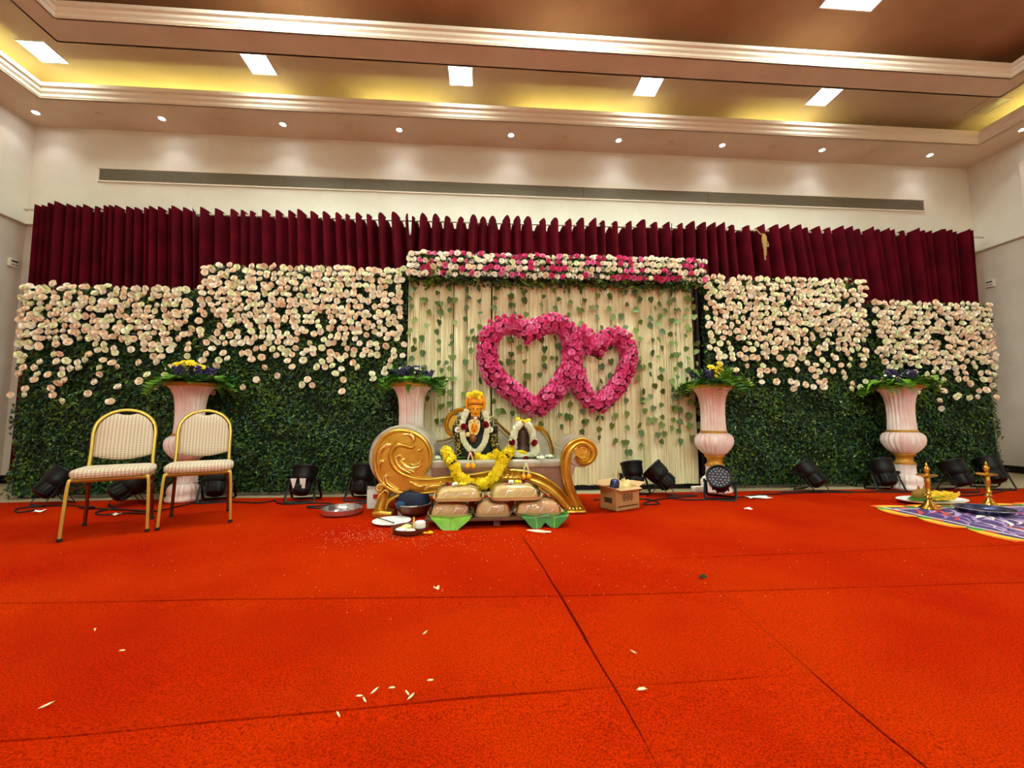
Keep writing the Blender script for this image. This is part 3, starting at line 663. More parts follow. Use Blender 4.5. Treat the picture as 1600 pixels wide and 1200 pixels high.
MB().box((-.89, 5.12, .03), (2.74, 5.13, 2.56)).build('back_cloth', 'blackrough', bf, smooth=False, world=True)

# header of mixed roses
hc = (.93, 4.9, 2.5); hd = thing('rose_header', 'horizontal header of pink, peach and white roses above the cream drape', 'flower header', hc)
MB().box((-.84, 4.86, 2.53), (2.73, 5.02, 2.80)).build('core', 'moss', hd, smooth=False, world=True)
nr = np.random.default_rng(3); fol = MB()
def hfn(n):
    P = np.stack([nr.uniform(-.86, 2.75, n), 4.85 - nr.uniform(0, .02, n), nr.uniform(2.52, 2.81, n)], 1); return P, np.tile(np.array([0, -1., .1]), (n, 1))
leaf_cloud(fol, 1500, hfn, .045, [.4, .2, .4, 0], nr)
def hfn2(n):
    P = np.stack([nr.uniform(-.86, 2.75, n), 4.90 + nr.uniform(-.05, .08, n), 2.53 - np.abs(nr.normal(0, .035, n))], 1); return P, np.tile(np.array([0, -.8, -.5]), (n, 1))
leaf_cloud(fol, 900, hfn2, .055, [.4, .35, .25, 0], nr)
fol.build('foliage', ['leaf_a', 'leaf_b', 'leaf_c'], hd, smooth=False, world=True, fixn=False)['kind'] = 'stuff'
rr = random.Random(44); spots = []
for row, (yy, zz, nz_) in enumerate(((4.95, 2.835, 1.5), (4.845, 2.80, .35), (4.835, 2.725, .1), (4.835, 2.645, 0), (4.845, 2.565, -.15))):
    x = -.86 + (row % 2) * .03
    while x < 2.77:
        pk = .42; c = rr.choices(('ivory', 'peach', 'cream', 'rouge', 'hot'), (.36, .14, .10, .26, .14))[0]
        spots.append(((x, yy + rr.gauss(0, .008), zz + rr.gauss(0, .01)), (rr.gauss(0, .3), -1, nz_ + rr.gauss(0, .25)), rr.uniform(.036, .045), c)); x += rr.uniform(.062, .074)
for sx, xx in ((-1, -.87), (1, 2.77)):
    for q in range(6): spots.append(((xx, 4.88 + (q % 2) * .08, 2.58 + (q // 2) * .09), (sx, -.4, 0), .042, rr.choice(('ivory', 'peach', 'rouge'))))
rr.shuffle(spots); plant_roses(spots, hd, hc, {'ivory', 'peach', 'cream', 'rouge', 'hot'})

# two rose hearts
def heart(pts, rad, size, label, seed, YH):
    rr = random.Random(seed); P = cat([AT(x, y, YH) for x, y in pts], 14, True)
    lo = min(P, key=lambda p: p.z); c = (lo.x, YH, lo.z - rad); r = thing('rose_heart', label, 'flower heart', c, group='pink rose hearts')
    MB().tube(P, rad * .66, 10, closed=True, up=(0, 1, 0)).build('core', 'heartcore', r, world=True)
    L = [0]
    for a, b in zip(P, P[1:] + P[:1]): L.append(L[-1] + (b - a).length)
    tot = L[-1]; spots = []; s = 0.0; step = size * 1.62; row = 0
    while s < tot:
        k = max(i for i in range(len(P)) if L[i] <= s); f = (s - L[k]) / max(1e-6, L[k + 1] - L[k]); a, b = P[k], P[(k + 1) % len(P)]
        p = a.lerp(b, f); t = (b - a).normalized(); side = t.cross(Vector((0, -1, 0))).normalized()
        for ang in (-96, -60, -22, 16, 54, 92):
            q = math.radians(ang + rr.gauss(0, 7) + (16 if row % 2 else 0)); n = Vector((0, -1, 0)) * math.cos(q) + side * math.sin(q)
            spots.append((p + n * rad * rr.uniform(.76, .92) + t * rr.gauss(0, size * .25), n + Vector((rr.gauss(0, .2), rr.gauss(0, .1), rr.gauss(0, .2))), size * rr.uniform(.85, 1.12), rr.choices(('pink', 'hot', 'rouge'), (.5, .36, .14))[0]))
        s += step; row += 1
    spots.sort(key=lambda q: q[0].y); plant_roses(spots, r, c, {'pink', 'hot', 'rouge'})
heart([(761, 560), (767, 522), (790, 507), (812, 510), (827, 523), (844, 510), (868, 505), (889, 520), (895, 556), (882, 592), (858, 620), (836, 637), (808, 616), (776, 592)], .125, .040, 'larger pink rose heart, left of the interlocked pair', 1, 4.88)
heart([(893, 558), (893, 532), (904, 520), (917, 528), (929, 548), (941, 533), (960, 524), (977, 535), (982, 560), (972, 592), (952, 616), (931, 632), (908, 606)], .112, .038, 'smaller pink rose heart, right of the interlocked pair', 2, 4.90)

# ivy strands
def ivy_mesh(seed, m):
    rr = random.Random(seed); mb = MB(); out = [(0, -.55), (.30, -.62), (.50, -.30), (.46, .05), (.22, .38), (0, .62)]
    vs = [(0, 0, .06), (0, -.55, 0), (0, .62, -.05)]
    L_ = [(-x, z) for x, z in out[1:-1]]; R_ = out[1:-1]
    vs = [(0, -.50, .02), (0, 0, -.06), (0, .62, .05)] + [(x, y, .08 * abs(x) * 2 + rr.uniform(-.02, .04)) for x, y in R_] + [(x, y, .08 * abs(x) * 2 + rr.uniform(-.02, .04)) for x, y in L_]
    fs = [(0, 3, 1), (3, 4, 1), (4, 5, 1), (5, 6, 1), (6, 2, 1), (0, 1, 7), (7, 1, 8), (8, 1, 9), (9, 1, 10), (10, 1, 2)]
    mb.add(vs, fs); return mb.mesh('leaf', m, True, None)
IVY = [ivy_mesh(s, m) for s in (1, 2) for m in ('ivy', 'ivy2')]
xs = [-.82, -.66, -.50, -.36, -.17, -.02, .17, .36, .53, .74, .90, 1.06, 1.23, 1.42, 1.58, 1.75, 1.94, 2.10, 2.20, 2.34, 2.42, 2.54, 2.64]
ends = [1.2, .95, .7, .8, .75, .9, .7, .8, .75, .7, .6, .75, .62, .55, .5, .42, .5, .55, .48, .7, .5, .55, .62]
for i, x in enumerate(xs):
    rr = random.Random(100 + i); z = 2.5; zb = ends[i]
    r = thing('ivy_strand', f'hanging strand of green leaves on cream drape, {ORD[i]} from the left', 'leaf garland', (x, 4.955, zb), group='leaf strands hanging on the cream drape')
    pts = [(x + .012 * math.sin(q * 3 + i), 4.955, 2.55 + (zb - 2.55) * q / 8) for q in range(9)]
    MB().tube(pts, .0022, 5).build('stem', 'stem', r, world=True)
    z -= rr.uniform(0, .1)
    while z > zb:
        xx = x + .012 * math.sin((2.55 - z) / (2.55 - zb) * 24 + i) + rr.gauss(0, .018)
        for _ in range(2 if rr.random() < .16 else 1):
            s = rr.uniform(.055, .082); n = Vector((rr.gauss(0, .55), -1, rr.gauss(.15, .3)))
            mx = Matrix.Translation(Vector((xx - x + rr.gauss(0, .012), -.012, z - zb))) @ frame_to(n, PI + rr.gauss(0, .5)).to_4x4() @ Matrix.Scale(s, 4)
            inst('leaf', rr.choice(IVY), r, mx); xx += rr.choice((-1, 1)) * .045
        z -= rr.uniform(.09, .18)

# ================================================================== URNS WITH FLOWERS
def make_urn(loc, label):
    r = thing('urn', label, 'urn', loc, group='fluted white and gold pedestal urns'); N = 132
    base = [(.165, 0), (.172, .012), (.172, .03), (.158, .05), (.155, .075), (.162, .1), (.158, .13), (.135, .165), (.105, .182)]
    MB().lathe(base, N, flute=[0, 0, 0, .08, .1, .1, .1, .08, 0]).build('base', 'urn', r, sharp=60)
    MB().lathe([(.105, .18), (.108, .185), (.102, .2), (.099, .27), (.104, .285), (.104, .292)], N, flute=[0, 0, .1, .1, 0, 0]).build('pedestal', 'urn', r, sharp=60)
    MB().lathe([(.098, .29), (.106, .295), (.106, .31), (.086, .325), (.078, .35), (.082, .375), (.098, .395), (.106, .405), (.106, .42), (.098, .425)], 40).build('neck_band', 'urngold', r)
    MB().lathe([(.10, .42), (.135, .445), (.175, .49), (.203, .54), (.211, .585), (.205, .625), (.185, .655), (.155, .672), (.142, .675)], N, flute=[0, .06, .1, .1, .1, .1, .08, .04, 0]).build('bowl', 'urn', r, sharp=60)
    MB().lathe([(.142, .672), (.15, .676), (.15, .69), (.14, .70)], 40, cap=False).build('collar_band', 'urngold', r)
    MB().lathe([(.138, .69), (.138, .72), (.132, .80), (.131, .90), (.136, 1.0), (.150, 1.09), (.178, 1.155), (.215, 1.195), (.225, 1.2)], N, flute=[0, .1, .12, .12, .12, .11, .09, .06, 0], cap=False).build('body', 'urn', r, sharp=60)
    MB().lathe([(.215, 1.19), (.238, 1.20), (.246, 1.215), (.240, 1.232), (.222, 1.235), (.21, 1.22), (.15, 1.19), (.0, 1.18)], 44, cap=False).build('rim', 'urngold', r)
    return r
def frond(mb, p0, direction, length, droop, rnd, mi=0, leaflets=18, wid=.36):
    d = Vector(direction).normalized(); side = d.cross(Vector((0, 0, 1)))
    side = side.normalized() if side.length > .01 else Vector((1, 0, 0))
    pts = []
    for k in range(9):
        t = k / 8; pts.append(Vector(p0) + d * length * t + Vector((0, 0, -droop * t * t)))
    mb.tube(pts, [.003 * (1 - .7 * k / 8) for k in range(9)], 4, mi)
    for k in range(leaflets):
        t = .12 + .88 * k / leaflets; i = min(int(t * 8), 7); p = pts[i].lerp(pts[i + 1], t * 8 - i); l = length * wid * math.sin(PI * (.15 + .8 * (1 - t))) * rnd.uniform(.8, 1.2)
        for sg in (-1, 1):
            e = p + side * sg * l * .8 + d * l * .55 + Vector((0, 0, rnd.uniform(-.02, .02))); n = (e - p).cross(Vector((0, 0, 1)) + d * .4).normalized() * l * .17
            m_ = p.lerp(e, .5); mb.add([p, m_ + n, e, m_ - n], [(0, 1, 2, 3)], mi)
def blade(mb, p0, direction, length, droop, wid, mi=0, curl=.3):
    d = Vector(direction).normalized(); s = d.cross(Vector((0, 0, 1))); s = s.normalized() if s.length > .01 else Vector((1, 0, 0)); vs = []; fs = []
    for k in range(8):
        t = k / 7; p = Vector(p0) + d * length * t * (1 - .25 * t) + Vector((0, 0, length * .35 * t - droop * t * t)); w_ = wid * math.sin(PI * min(1, .18 + .82 * t)) ** .8 if t < 1 else .001
        for q in (-1, 0, 1): vs.append(p + s * q * w_ + Vector((0, 0, abs(q) * w_ * curl)))
    for k in range(7):
        for q in range(2): fs.append((k * 3 + q, k * 3 + q + 1, (k + 1) * 3 + q + 1, (k + 1) * 3 + q))
    mb.add(vs, fs, mi)
def mum_mesh(name, m, seed=1, layers=((9, .5, 1.0, .0, .15), (8, .35, .72, .12, .36), (5, .15, .42, .28, .5))):
    rr = random.Random(seed); mb = MB()
    mb.lathe([(0, -.25), (.35, -.12), (.5, .05), (.3, .3), (0, .4)], 8, cap=False); mb.rim[:] = [.35] * len(mb.v)
    for n, r0, r1, z0, z1 in layers:
        o = rr.uniform(0, 6)
        for k in range(n):
            a = o + 2 * PI * k / n; w_ = 1.1 * PI / n; r1_ = r1 * rr.uniform(.88, 1.1); zz = z1 + rr.uniform(-.06, .06)
            mb.add([(r0 * .6 * math.cos(a), r0 * .6 * math.sin(a), z0), ((r0 + r1_) / 2 * math.cos(a - w_), (r0 + r1_) / 2 * math.sin(a - w_), zz), (r1_ * math.cos(a), r1_ * math.sin(a), zz - .08), ((r0 + r1_) / 2 * math.cos(a + w_), (r0 + r1_) / 2 * math.sin(a + w_), zz)],
                   [(0, 1, 2, 3)], 0, (.2, .8, 1, .8))
    return mb.mesh(name, m, True, None)
MUM = mum_mesh('blossom', 'mum', 1); MUMW = mum_mesh('blossom', 'jasmine', 2); MARI = [mum_mesh('marigold', 'marigold', s) for s in (3, 4)]; JAS = mum_mesh('jasmine_bud', 'jasmine', 5); REDR = ROSES[0].mesh('red_rose', 'redrose', True, None)
def sprig(rnd, m):            # stalk of small florets
    mb = MB(); mb.tube([(0, 0, 0), (0, 0, .10)], .003, 4, 0)
    for k in range(16):
        t = k / 16; a = k * 2.4; rr_ = .026 * (1 - .6 * t); p = Vector((rr_ * math.cos(a), rr_ * math.sin(a), .03 + .08 * t))
        mb.ball(p, (.012, .012, .010), 5, 4, 0)
    return mb.mesh('flower_sprig', m, True, None)
SPRV = [sprig(random, 'violet'), sprig(random, 'violet2')]
def arrangement(loc, label, style, seed):
    rnd = random.Random(seed); r = thing('flower_arrangement', label, 'flowers', loc, group='flower arrangements in the urns')
    MB().lathe([(0, -.02), (.15, -.02), (.19, .03), (.14, .08), (0, .10)], 18, cap=False).build('moss_ball', 'soil', r)
    for k in range(34):
        a = 2 * PI * k / 34 + rnd.uniform(-.1, .1); mb = MB()
        frond(mb, (math.cos(a) * .10, math.sin(a) * .10, .03), (math.cos(a), math.sin(a), rnd.uniform(.05, .5)), rnd.uniform(.22, .34), rnd.uniform(.10, .26), rnd)
        mb.build('fern_frond', rnd.choice(('fern', 'fern', 'fern2')), r, smooth=False, fixn=False)
    for k in range(14):
        a = rnd.uniform(0, 6.28); rad = rnd.uniform(.0, .16); mb = MB(); frond(mb, (math.cos(a) * rad, math.sin(a) * rad, .05), (math.cos(a) * .6, math.sin(a) * .6, 1), rnd.uniform(.12, .22), .03, rnd, leaflets=10)
        mb.build('fern_tip', rnd.choice(('fern', 'fern2')), r, smooth=False, fixn=False)
    blades = {'violet_a': ((-2.5, .26, .05), (-1.57, .20, .055), (-.6, .24, .05), (.6, .22, .05), (2.5, .22, .05)), 'violet_b': ((-2.0, .17, .04), (3.0, .34, .04), (-.8, .15, .045), (-2.7, .22, .04), (.3, .2, .035))}.get(style, ((1.2, .2, .04),))
    for k, (a, l, wd) in enumerate(blades):
        mb = MB(); blade(mb, (math.cos(a) * .12, math.sin(a) * .12, .07), (math.cos(a), math.sin(a), .1), l, .28 if k == 1 else .2, wd)
        mb.build('blade_leaf', 'bright' if k in (1,) or style == 'violet_b' else 'bladeleaf', r, fixn=False)
    ny, nv = {'yellow_a': (14, 16), 'yellow_b': (15, 14), 'violet_a': (0, 26), 'violet_b': (0, 20)}[style]
    for k in range(nv):
        a = rnd.uniform(0, 6.28); rad = rnd.uniform(.02, .22 if style == 'violet_b' else .17); n = Vector((math.cos(a) * rad * 4, math.sin(a) * rad * 4, 1.0))
        inst('violet_sprig', rnd.choice(SPRV), r, Matrix.Translation((math.cos(a) * rad, math.sin(a) * rad, .10 - rad * .2)) @ frame_to(n).to_4x4() @ Matrix.Scale(rnd.uniform(.8, 1.25), 4))
    for k in range(ny):
        if style == 'yellow_a': c = ((-.06, .10), (.03, .12), (.12, .06), (.0, .05))[k % 4]; px, pz = c[0] + rnd.gauss(0, .025), .12 + c[1] * .7 + rnd.gauss(0, .012)
        else: px, pz = .05 + rnd.gauss(0, .055), .17 + rnd.gauss(0, .034)
        inst('yellow_blossom', MUM, r, Matrix.Translation((px, -.09 + rnd.gauss(0, .02), pz)) @ frame_to((rnd.gauss(0, .4), -1, .7)).to_4x4() @ Matrix.Scale(rnd.uniform(.034, .05), 4))
    for k in range(9):
        a = rnd.uniform(0, 6.28); rad = rnd.uniform(.05, .2)
        inst('white_blossom', MUMW, r, Matrix.Translation((math.cos(a) * rad, math.sin(a) * rad, .13 + rnd.uniform(-.03, .06))) @ frame_to((math.cos(a), -1, .8)).to_4x4() @ Matrix.Scale(rnd.uniform(.012, .022), 4))
URNS = [((-3.10, 4.69), 'white and gold urn behind the right one of the chairs', 'yellow and violet flower arrangement in the urn behind the chairs', 'yellow_a'),
        ((-.775, 4.69), 'white and gold urn half hidden behind the sofa arm', 'violet flowers with broad leaves in the urn behind the sofa', 'violet_a'),
        ((2.70, 4.70), 'white and gold urn at the right edge of the drape, behind a stage light', 'yellow flowers with ferns in urn at right of the drape', 'yellow_b'),
        ((5.06, 4.69), 'white and gold urn farthest right, behind the brass lamps', 'violet flowers and long leaves in the urn farthest right', 'violet_b')]
u0 = None
for i, ((x, y), la, lb, st) in enumerate(URNS):
    if u0 is None: u0 = make_urn((x, y, .004), la)
    else: copy_tree(u0, (x, y, .004), 0.1 * i, la, 'fluted white and gold pedestal urns')
    arrangement((x, y, 1.225), lb, st, 50 + i)

# ================================================================== BANQUET CHAIRS
def make_chair(label, loc, rz):
    r = thing('banquet_chair', label, 'chair', loc, rz, 'gold framed banquet chairs'); W2, D2 = .205, .20; T = .0125
    def leg(pts, m): 
        o = MB().tube(cat(pts, 5), T, 4, up=(1, 0, 0)); o2 = o.build('leg', m, r, sharp=30); p = Vector(pts[-1])
        MB().lathe([(.016, 0), (.016, .018), (.012, .02)], 8, (p.x, p.y, 0)).build('foot_cap', 'rubber', o2)
        return o2
    for s in (-1, 1):
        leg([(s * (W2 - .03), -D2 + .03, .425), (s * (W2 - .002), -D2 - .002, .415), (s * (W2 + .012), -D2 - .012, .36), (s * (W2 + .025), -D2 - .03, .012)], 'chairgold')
        leg([(s * (W2 - .03), D2 - .03, .42), (s * (W2 - .02), D2 + .0, .40), (s * (W2 - .012), D2 + .04, .25), (s * (W2), D2 + .085, .012)], 'chairgold_shaded')
    rail = MB()
    for a, b in (((-W2, -D2), (W2, -D2)), ((-W2, D2 - .02), (W2, D2 - .02)), ((-W2, -D2), (-W2, D2 - .02)), ((W2, -D2), (W2, D2 - .02))):
        rail.tube([(a[0], a[1], .405), (b[0], b[1], .405)], .014, 4)
    rail.build('seat_rail', 'chairgold', r, sharp=30)
    for s in (-1, 1): MB().tube([(s * (W2 + .012), -D2 - .012, .33), (s * (W2 - .015), D2 + .02, .33)], .007, 6).build('stretcher', 'chairgold_shaded', r)
    # seat cushion
    st = MB(); n = 14; prof = []
    def outline(k, inset):
        pts = []
        for q in range(40):
            a = 2 * PI * q / 40; e = .32; cx_, sy_ = math.cos(a), math.sin(a)
            pts.append((math.copysign(abs(cx_) ** e, cx_) * (W2 + .022 - inset), math.copysign(abs(sy_) ** e, sy_) * (D2 + .012 - inset) - .01))
        return pts
    lv = [(.418, .012), (.424, .002), (.44, -.004), (.462, -.003), (.474, .006), (.481, .03), (.485, .09)]
    vs = [];
    for z, ins in lv: vs += [(x, y, z) for x, y in outline(0, ins)]
    vs.append((0, -.01, .487)); fs = [(k * 40 + q, k * 40 + (q + 1) % 40, (k + 1) * 40 + (q + 1) % 40, (k + 1) * 40 + q) for k in range(len(lv) - 1) for q in range(40)] + [((len(lv) - 1) * 40 + q, (len(lv) - 1) * 40 + (q + 1) % 40, len(lv) * 40) for q in range(40)] + [tuple(reversed(range(40)))]
    st.add(vs, fs).build('seat', 'weave', r)
    # arch frame of the back: leaning back
    lean = .20
    def bp(x, z): return (x, D2 - .01 + (z - .40) * lean, z)
    half = .190; arch = [bp(-half - .005, .41), bp(-half, .55), bp(-half - .002, .72)]
    for q in range(13): a = PI - PI * q / 12; arch.append(bp(half * math.cos(a), .745 + .175 * math.sin(a)))
    arch += [bp(half + .002, .72), bp(half, .55), bp(half + .005, .41)]
    MB().tube(cat(arch, 3), .0135, 6, up=(1, 0, 0)).build('back_frame', 'chairgold', r, sharp=30)
    # padded back: outline with dipped top and round bottom
    cols = 18; rowsn = 14; hw = half - .012; vs = []
    def top(x): 
        u = x / hw; arc = .735 + .168 * math.sqrt(max(0, 1 - u * u)); dip = .878 + .03 * (abs(x) / .09) ** 2 if abs(x) < .09 else 9
        return min(arc, dip)
    def bot(x): return .515 + .035 * (x / hw) ** 2
    for side in (-1, 1):
        for j in range(rowsn + 1):
            for i in range(cols + 1):
                x = -hw + 2 * hw * i / cols; z0, z1 = bot(x), max(bot(x) + .05, top(x)); z = z0 + (z1 - z0) * j / rowsn
                e = min(1, 5 * min(i, cols - i) / cols) * min(1, 5 * min(j, rowsn - j) / rowsn); q = bp(x, z); vs.append((x, q[1] + side * (.006 + .02 * math.sqrt(e)), z))
    n_ = cols + 1; K = n_ * (rowsn + 1); fs = []
    for s in (0, K): fs += [(s + j * n_ + i, s + j * n_ + i + 1, s + (j + 1) * n_ + i + 1, s + (j + 1) * n_ + i) for j in range(rowsn) for i in range(cols)]
    per = [i for i in range(cols)] + [j * n_ + cols for j in range(rowsn)] + [rowsn * n_ + i for i in range(cols, 0, -1)] + [j * n_ for j in range(rowsn, 0, -1)]
    fs += [(per[q], per[(q + 1) % len(per)], per[(q + 1) % len(per)] + K, per[q] + K) for q in range(len(per))]
    MB().add(vs, fs).build('backrest', 'weave', r, sharp=None)
    for s in (-1, 1):
        for z in (.58, .70): q = bp(s * (hw + .002), z); MB().tube([(q[0], q[1], q[2]), (q[0] + s * .012, q[1], q[2])], .005, 6).build('bolt', 'screw', r)
    return r
def chair_spot(fl, fr):
    a, b = FL(*fl), FL(*fr); d = (b - a); rz = math.atan2(d.y, d.x); mid = (a + b) / 2; fwd = Vector((math.sin(rz), -math.cos(rz), 0)); return (mid - fwd * .23), rz
p1, r1 = chair_spot((98, 847), (225, 832)); p2, r2 = chair_spot((250, 829), (356, 817))
ch = make_chair('gold framed chair with cream woven pads, left and nearer of the two', (p1.x, p1.y, .006), r1)
copy_tree(ch, (p2.x, p2.y, .006), r2, 'gold framed chair with cream woven pads, right one in front of urn', 'gold framed banquet chairs')

# ================================================================== STAGE LIGHTS
def stage_light(x, y, rz, tilt, label, leds=True, h=.19, sc=1.0):
    """the lens looks along +Y of the stand, raised by tilt; rz turns the stand"""
    r = thing('stage_light', label, 'stage light', (x, y, .004), rz, 'black stage lights on the carpet')
    h = h * 1.05; B = Matrix.Translation((0, 0, h)) @ Matrix.Rotation(-(PI / 2 - tilt), 4, 'X') @ Matrix.Scale(1.22, 4)
    body = MB().lathe([(.0, -.125), (.045, -.125), (.062, -.115), (.07, -.09), (.072, -.03), (.088, -.01), (.094, .02), (.098, .09), (.104, .098), (.104, .112), (.092, .112), (.09, .092)], 24, (0, 0, 0), cap=False, mx=B)
    bo = body.build('housing', 'black', r, sharp=35)
    fins = MB()
    for k in range(10):
        a = 2 * PI * k / 10; fins.merge(MB().box((.066, -.004, -.10), (.082, .004, -.03)), B @ Matrix.Rotation(a, 4, 'Z'))
    fins.build('cooling_fins', 'blackrough', bo, smooth=False)
    MB().lathe([(.0, .090), (.091, .090)], 24, cap=False, mx=B).build('lens_plate', 'lens', r)
    dots = MB()
    for ring, cnt in ((0, 1), (.028, 6), (.053, 12), (.077, 18)):
        for k in range(cnt):
            a = 2 * PI * k / cnt; dots.lathe([(0, .098), (.006, .096), (.0085, .0905)], 6, cap=False, mx=B @ Matrix.Translation((ring * math.cos(a), ring * math.sin(a), 0)))
    dots.build('led_array', 'ledwhite', r)
    for s, yy in ((1, -.12), (-1, .12)):
        e = .136 if s > 0 else .142
        MB().tube([(-e, 0, h), (-e - .006, yy * .9, .02), (-e + .01, yy, .006), (e - .01, yy, .006), (e + .006, yy * .9, .02), (e, 0, h)], .0125, 4, flat=.35, up=(0, 1, .3)).build('yoke_bracket', 'black', r, sharp=30)
    for s in (-1, 1): MB().lathe([(.0, -.012), (.018, -.012), (.02, .012), (0, .014)], 10, (s * .15, 0, h), cap=False, mx=Matrix.Rotation(s * PI / 2, 4, 'Y')).build('clamp_knob', 'black', r)
    MB().box((-.03, -.145, h - .075), (.03, -.10, h - .025)).build('socket_box', 'blackrough', r, smooth=False)
    return r
def light_px(px, py, rz, tilt, label, h=.19): p = FL(px, py); return stage_light(p.x, p.y, rz, tilt, label, h=h)
light_px(82, 788, -.5, .85, 'black stage light farthest left, in front of the lower flower panel', .2)
light_px(200, 790, -.7, .55, 'black stage light seen between the legs of the left chair', .18)
light_px(338, 783, .3, 1.0, 'black stage light behind the right chair legs')
light_px(473, 783, .05, 1.15, 'black upright stage light with pale panels between chair and sofa', .2)
light_px(566, 781, -.1, 1.15, 'black stage light just left of the gold sofa', .2)
light_px(990, 771, .1, 1.25, 'black stage light standing behind the cardboard box', .2)
light_px(1033, 775, .95, .75, 'black stage light tilted, right of the cardboard box', .2)
light_px(1126, 779, 2.55, .52, 'black stage light showing its round face of small lenses', .17)
light_px(1268, 767, .4, .8, 'black stage light in front of the tall right flower panel', .18)
light_px(1383, 767, -.2, 1.1, 'black stage light just left of the urn farthest right', .2)
light_px(1497, 768, .15, 1.1, 'black stage light between the two brass lamps', .2)
light_px(1552, 764, -.25, 1.0, 'black stage light at the far right by the side wall', .21)
pp = FL(473, 783)
for k, dxx in enumerate((-.045, .045)):
    o = MB().add([(pp.x + dxx - .03, pp.y - .135, .25), (pp.x + dxx + .03, pp.y - .135, .25), (pp.x + dxx * 1.2 + .012, pp.y - .128, .15), (pp.x + dxx * .8 - .012, pp.y - .128, .15), (pp.x + dxx - .03, pp.y - .13, .25), (pp.x + dxx + .03, pp.y - .13, .25), (pp.x + dxx * 1.2 + .012, pp.y - .123, .15), (pp.x + dxx * .8 - .012, pp.y - .123, .15)],
             [(0, 1, 2, 3), (7, 6, 5, 4), (0, 4, 5, 1), (1, 5, 6, 2), (2, 6, 7, 3), (3, 7, 4, 0)]).build('sticker', 'paper', smooth=False)
    st_ = [q for q in bpy.data.objects if q.name.startswith('stage_light') and q.get('label', '').startswith('black upright')][0]
    o.data.transform(ROOTM[st_.name].inverted()); o.parent = st_
def cable(pts, label, r=.007):
    P = [FL(x, y) + Vector((0, 0, .009)) for x, y in pts]; o = MB().tube(cat(P, 6), r, 6).build('cable', 'cable')
    tag(o, label, 'cable', 'black cables on the carpet')
cable([(58, 798), (30, 802), (25, 797), (60, 793), (110, 791), (150, 796), (200, 798), (250, 800)], 'black cable looped around the stage light farthest left')
cable([(240, 805), (200, 803), (160, 806), (150, 802), (180, 797), (240, 800), (290, 790), (330, 784), (400, 787), (430, 783)], 'black cable looping behind both chairs')
cable([(430, 785), (445, 789), (500, 787), (520, 790), (480, 793), (500, 795), (560, 788), (590, 786)], 'black cable curling around the upright stage light')
cable([(928, 782), (960, 782), (1010, 781), (1030, 788), (1005, 789), (1020, 783), (1060, 778), (1090, 776), (1040, 774)], 'black cable lying around the cardboard box')
cable([(1045, 779), (1070, 782), (1100, 782), (1140, 780), (1180, 775), (1230, 772), (1290, 770), (1330, 771)], 'black cable from stage light face towards the right panels')
cable([(1220, 770), (1300, 768), (1340, 770), (1400, 769), (1450, 772), (1510, 776), (1560, 770), (1580, 764)], 'black cable running along the right flower panels')
pw = thing('power_adapter', 'pale power adapter lying below the right end of the drape', 'adapter', FL(1094, 769), .2)
MB().rbox((-.1, -.04, 0), (.06, .04, .07), .012, 2).build('case', 'plastic', pw); MB().rbox((.065, -.05, 0), (.13, .03, .04), .008, 2).build('plug', 'plastic', pw)
cb = thing('cable_connector', 'black inline cable connector on carpet between the chair legs', 'connector', FL(136, 796) + Vector((0, 0, .004)), -.2)
MB().rbox((-.05, -.018, 0), (.05, .018, .03), .008, 2).build('shell', 'black', cb); MB().tube([(-.09, 0, .015), (-.05, 0, .015)], .009, 6).build('strain_relief', 'black', cb); MB().tube([(.05, 0, .015), (.08, 0, .015)], .009, 6).build('strain_relief', 'black', cb)

# ================================================================== SOFA
YS, YSB = 3.74, 4.40
def sp(x, y, Y=YS): q = AT(x, y, Y); return (q.x, q.z)
def spl(pts, n=6, Y=YS): return [(q.x, q.y) for q in cat([Vector(sp(x, y, Y) + (0,)) for x, y in pts], n)]
PXM = YS / 650 * 1.0           # metres per pixel near the sofa front
sofa = thing('sofa', 'ornate gold chaise sofa with big scroll arms and silver upholstery', 'sofa', (.03, 4.05, .004))
def band(name, pts, wid, dy=0.0, depth=.05, prof='rim', m='gold', par=sofa, Y=YS, n=6):
    P = spl(pts, n, Y); W_ = [w_ * PXM for w_ in lerp_list(wid, len(P))] if isinstance(wid, (list, tuple)) else [wid * PXM] * len(P)
    return MB().ribbon(P, W_, Y + dy, depth, prof).build(name, m, par, world=True, sharp=50)
# upholstered rolls running back from the carved fronts
def roll(cx_, cy_, rad_px, name, m='silver'):
    x, z = sp(cx_, cy_); R_ = rad_px * PXM; mb = MB()
    pr = [(R_ * .5, 0), (R_ * .96, 0), (R_, .02), (R_, YSB - YS - .06), (R_ * .9, YSB - YS - .02), (R_ * .4, YSB - YS)]
    return mb.lathe(pr, 36, (x, YS + .035, z), mx=Matrix.Rotation(-PI / 2, 4, 'X')).build(name, m, sofa, world=True)
roll(625, 715, 49, 'arm_roll'); roll(910, 706, 25, 'arm_roll')
# left arm lower upholstery sweep and right arm inside
MB().prism(spl([(580, 720), (590, 750), (612, 766), (660, 766), (672, 735), (640, 725)], 4), YS + .05, YSB).build('arm_body', 'silver', sofa, world=True, sharp=30)
MB().prism(spl([(884, 705), (900, 690), (912, 686), (905, 720), (893, 750), (884, 765), (878, 740)], 4), YS + .05, YSB).build('arm_body', 'silver', sofa, world=True, sharp=30)
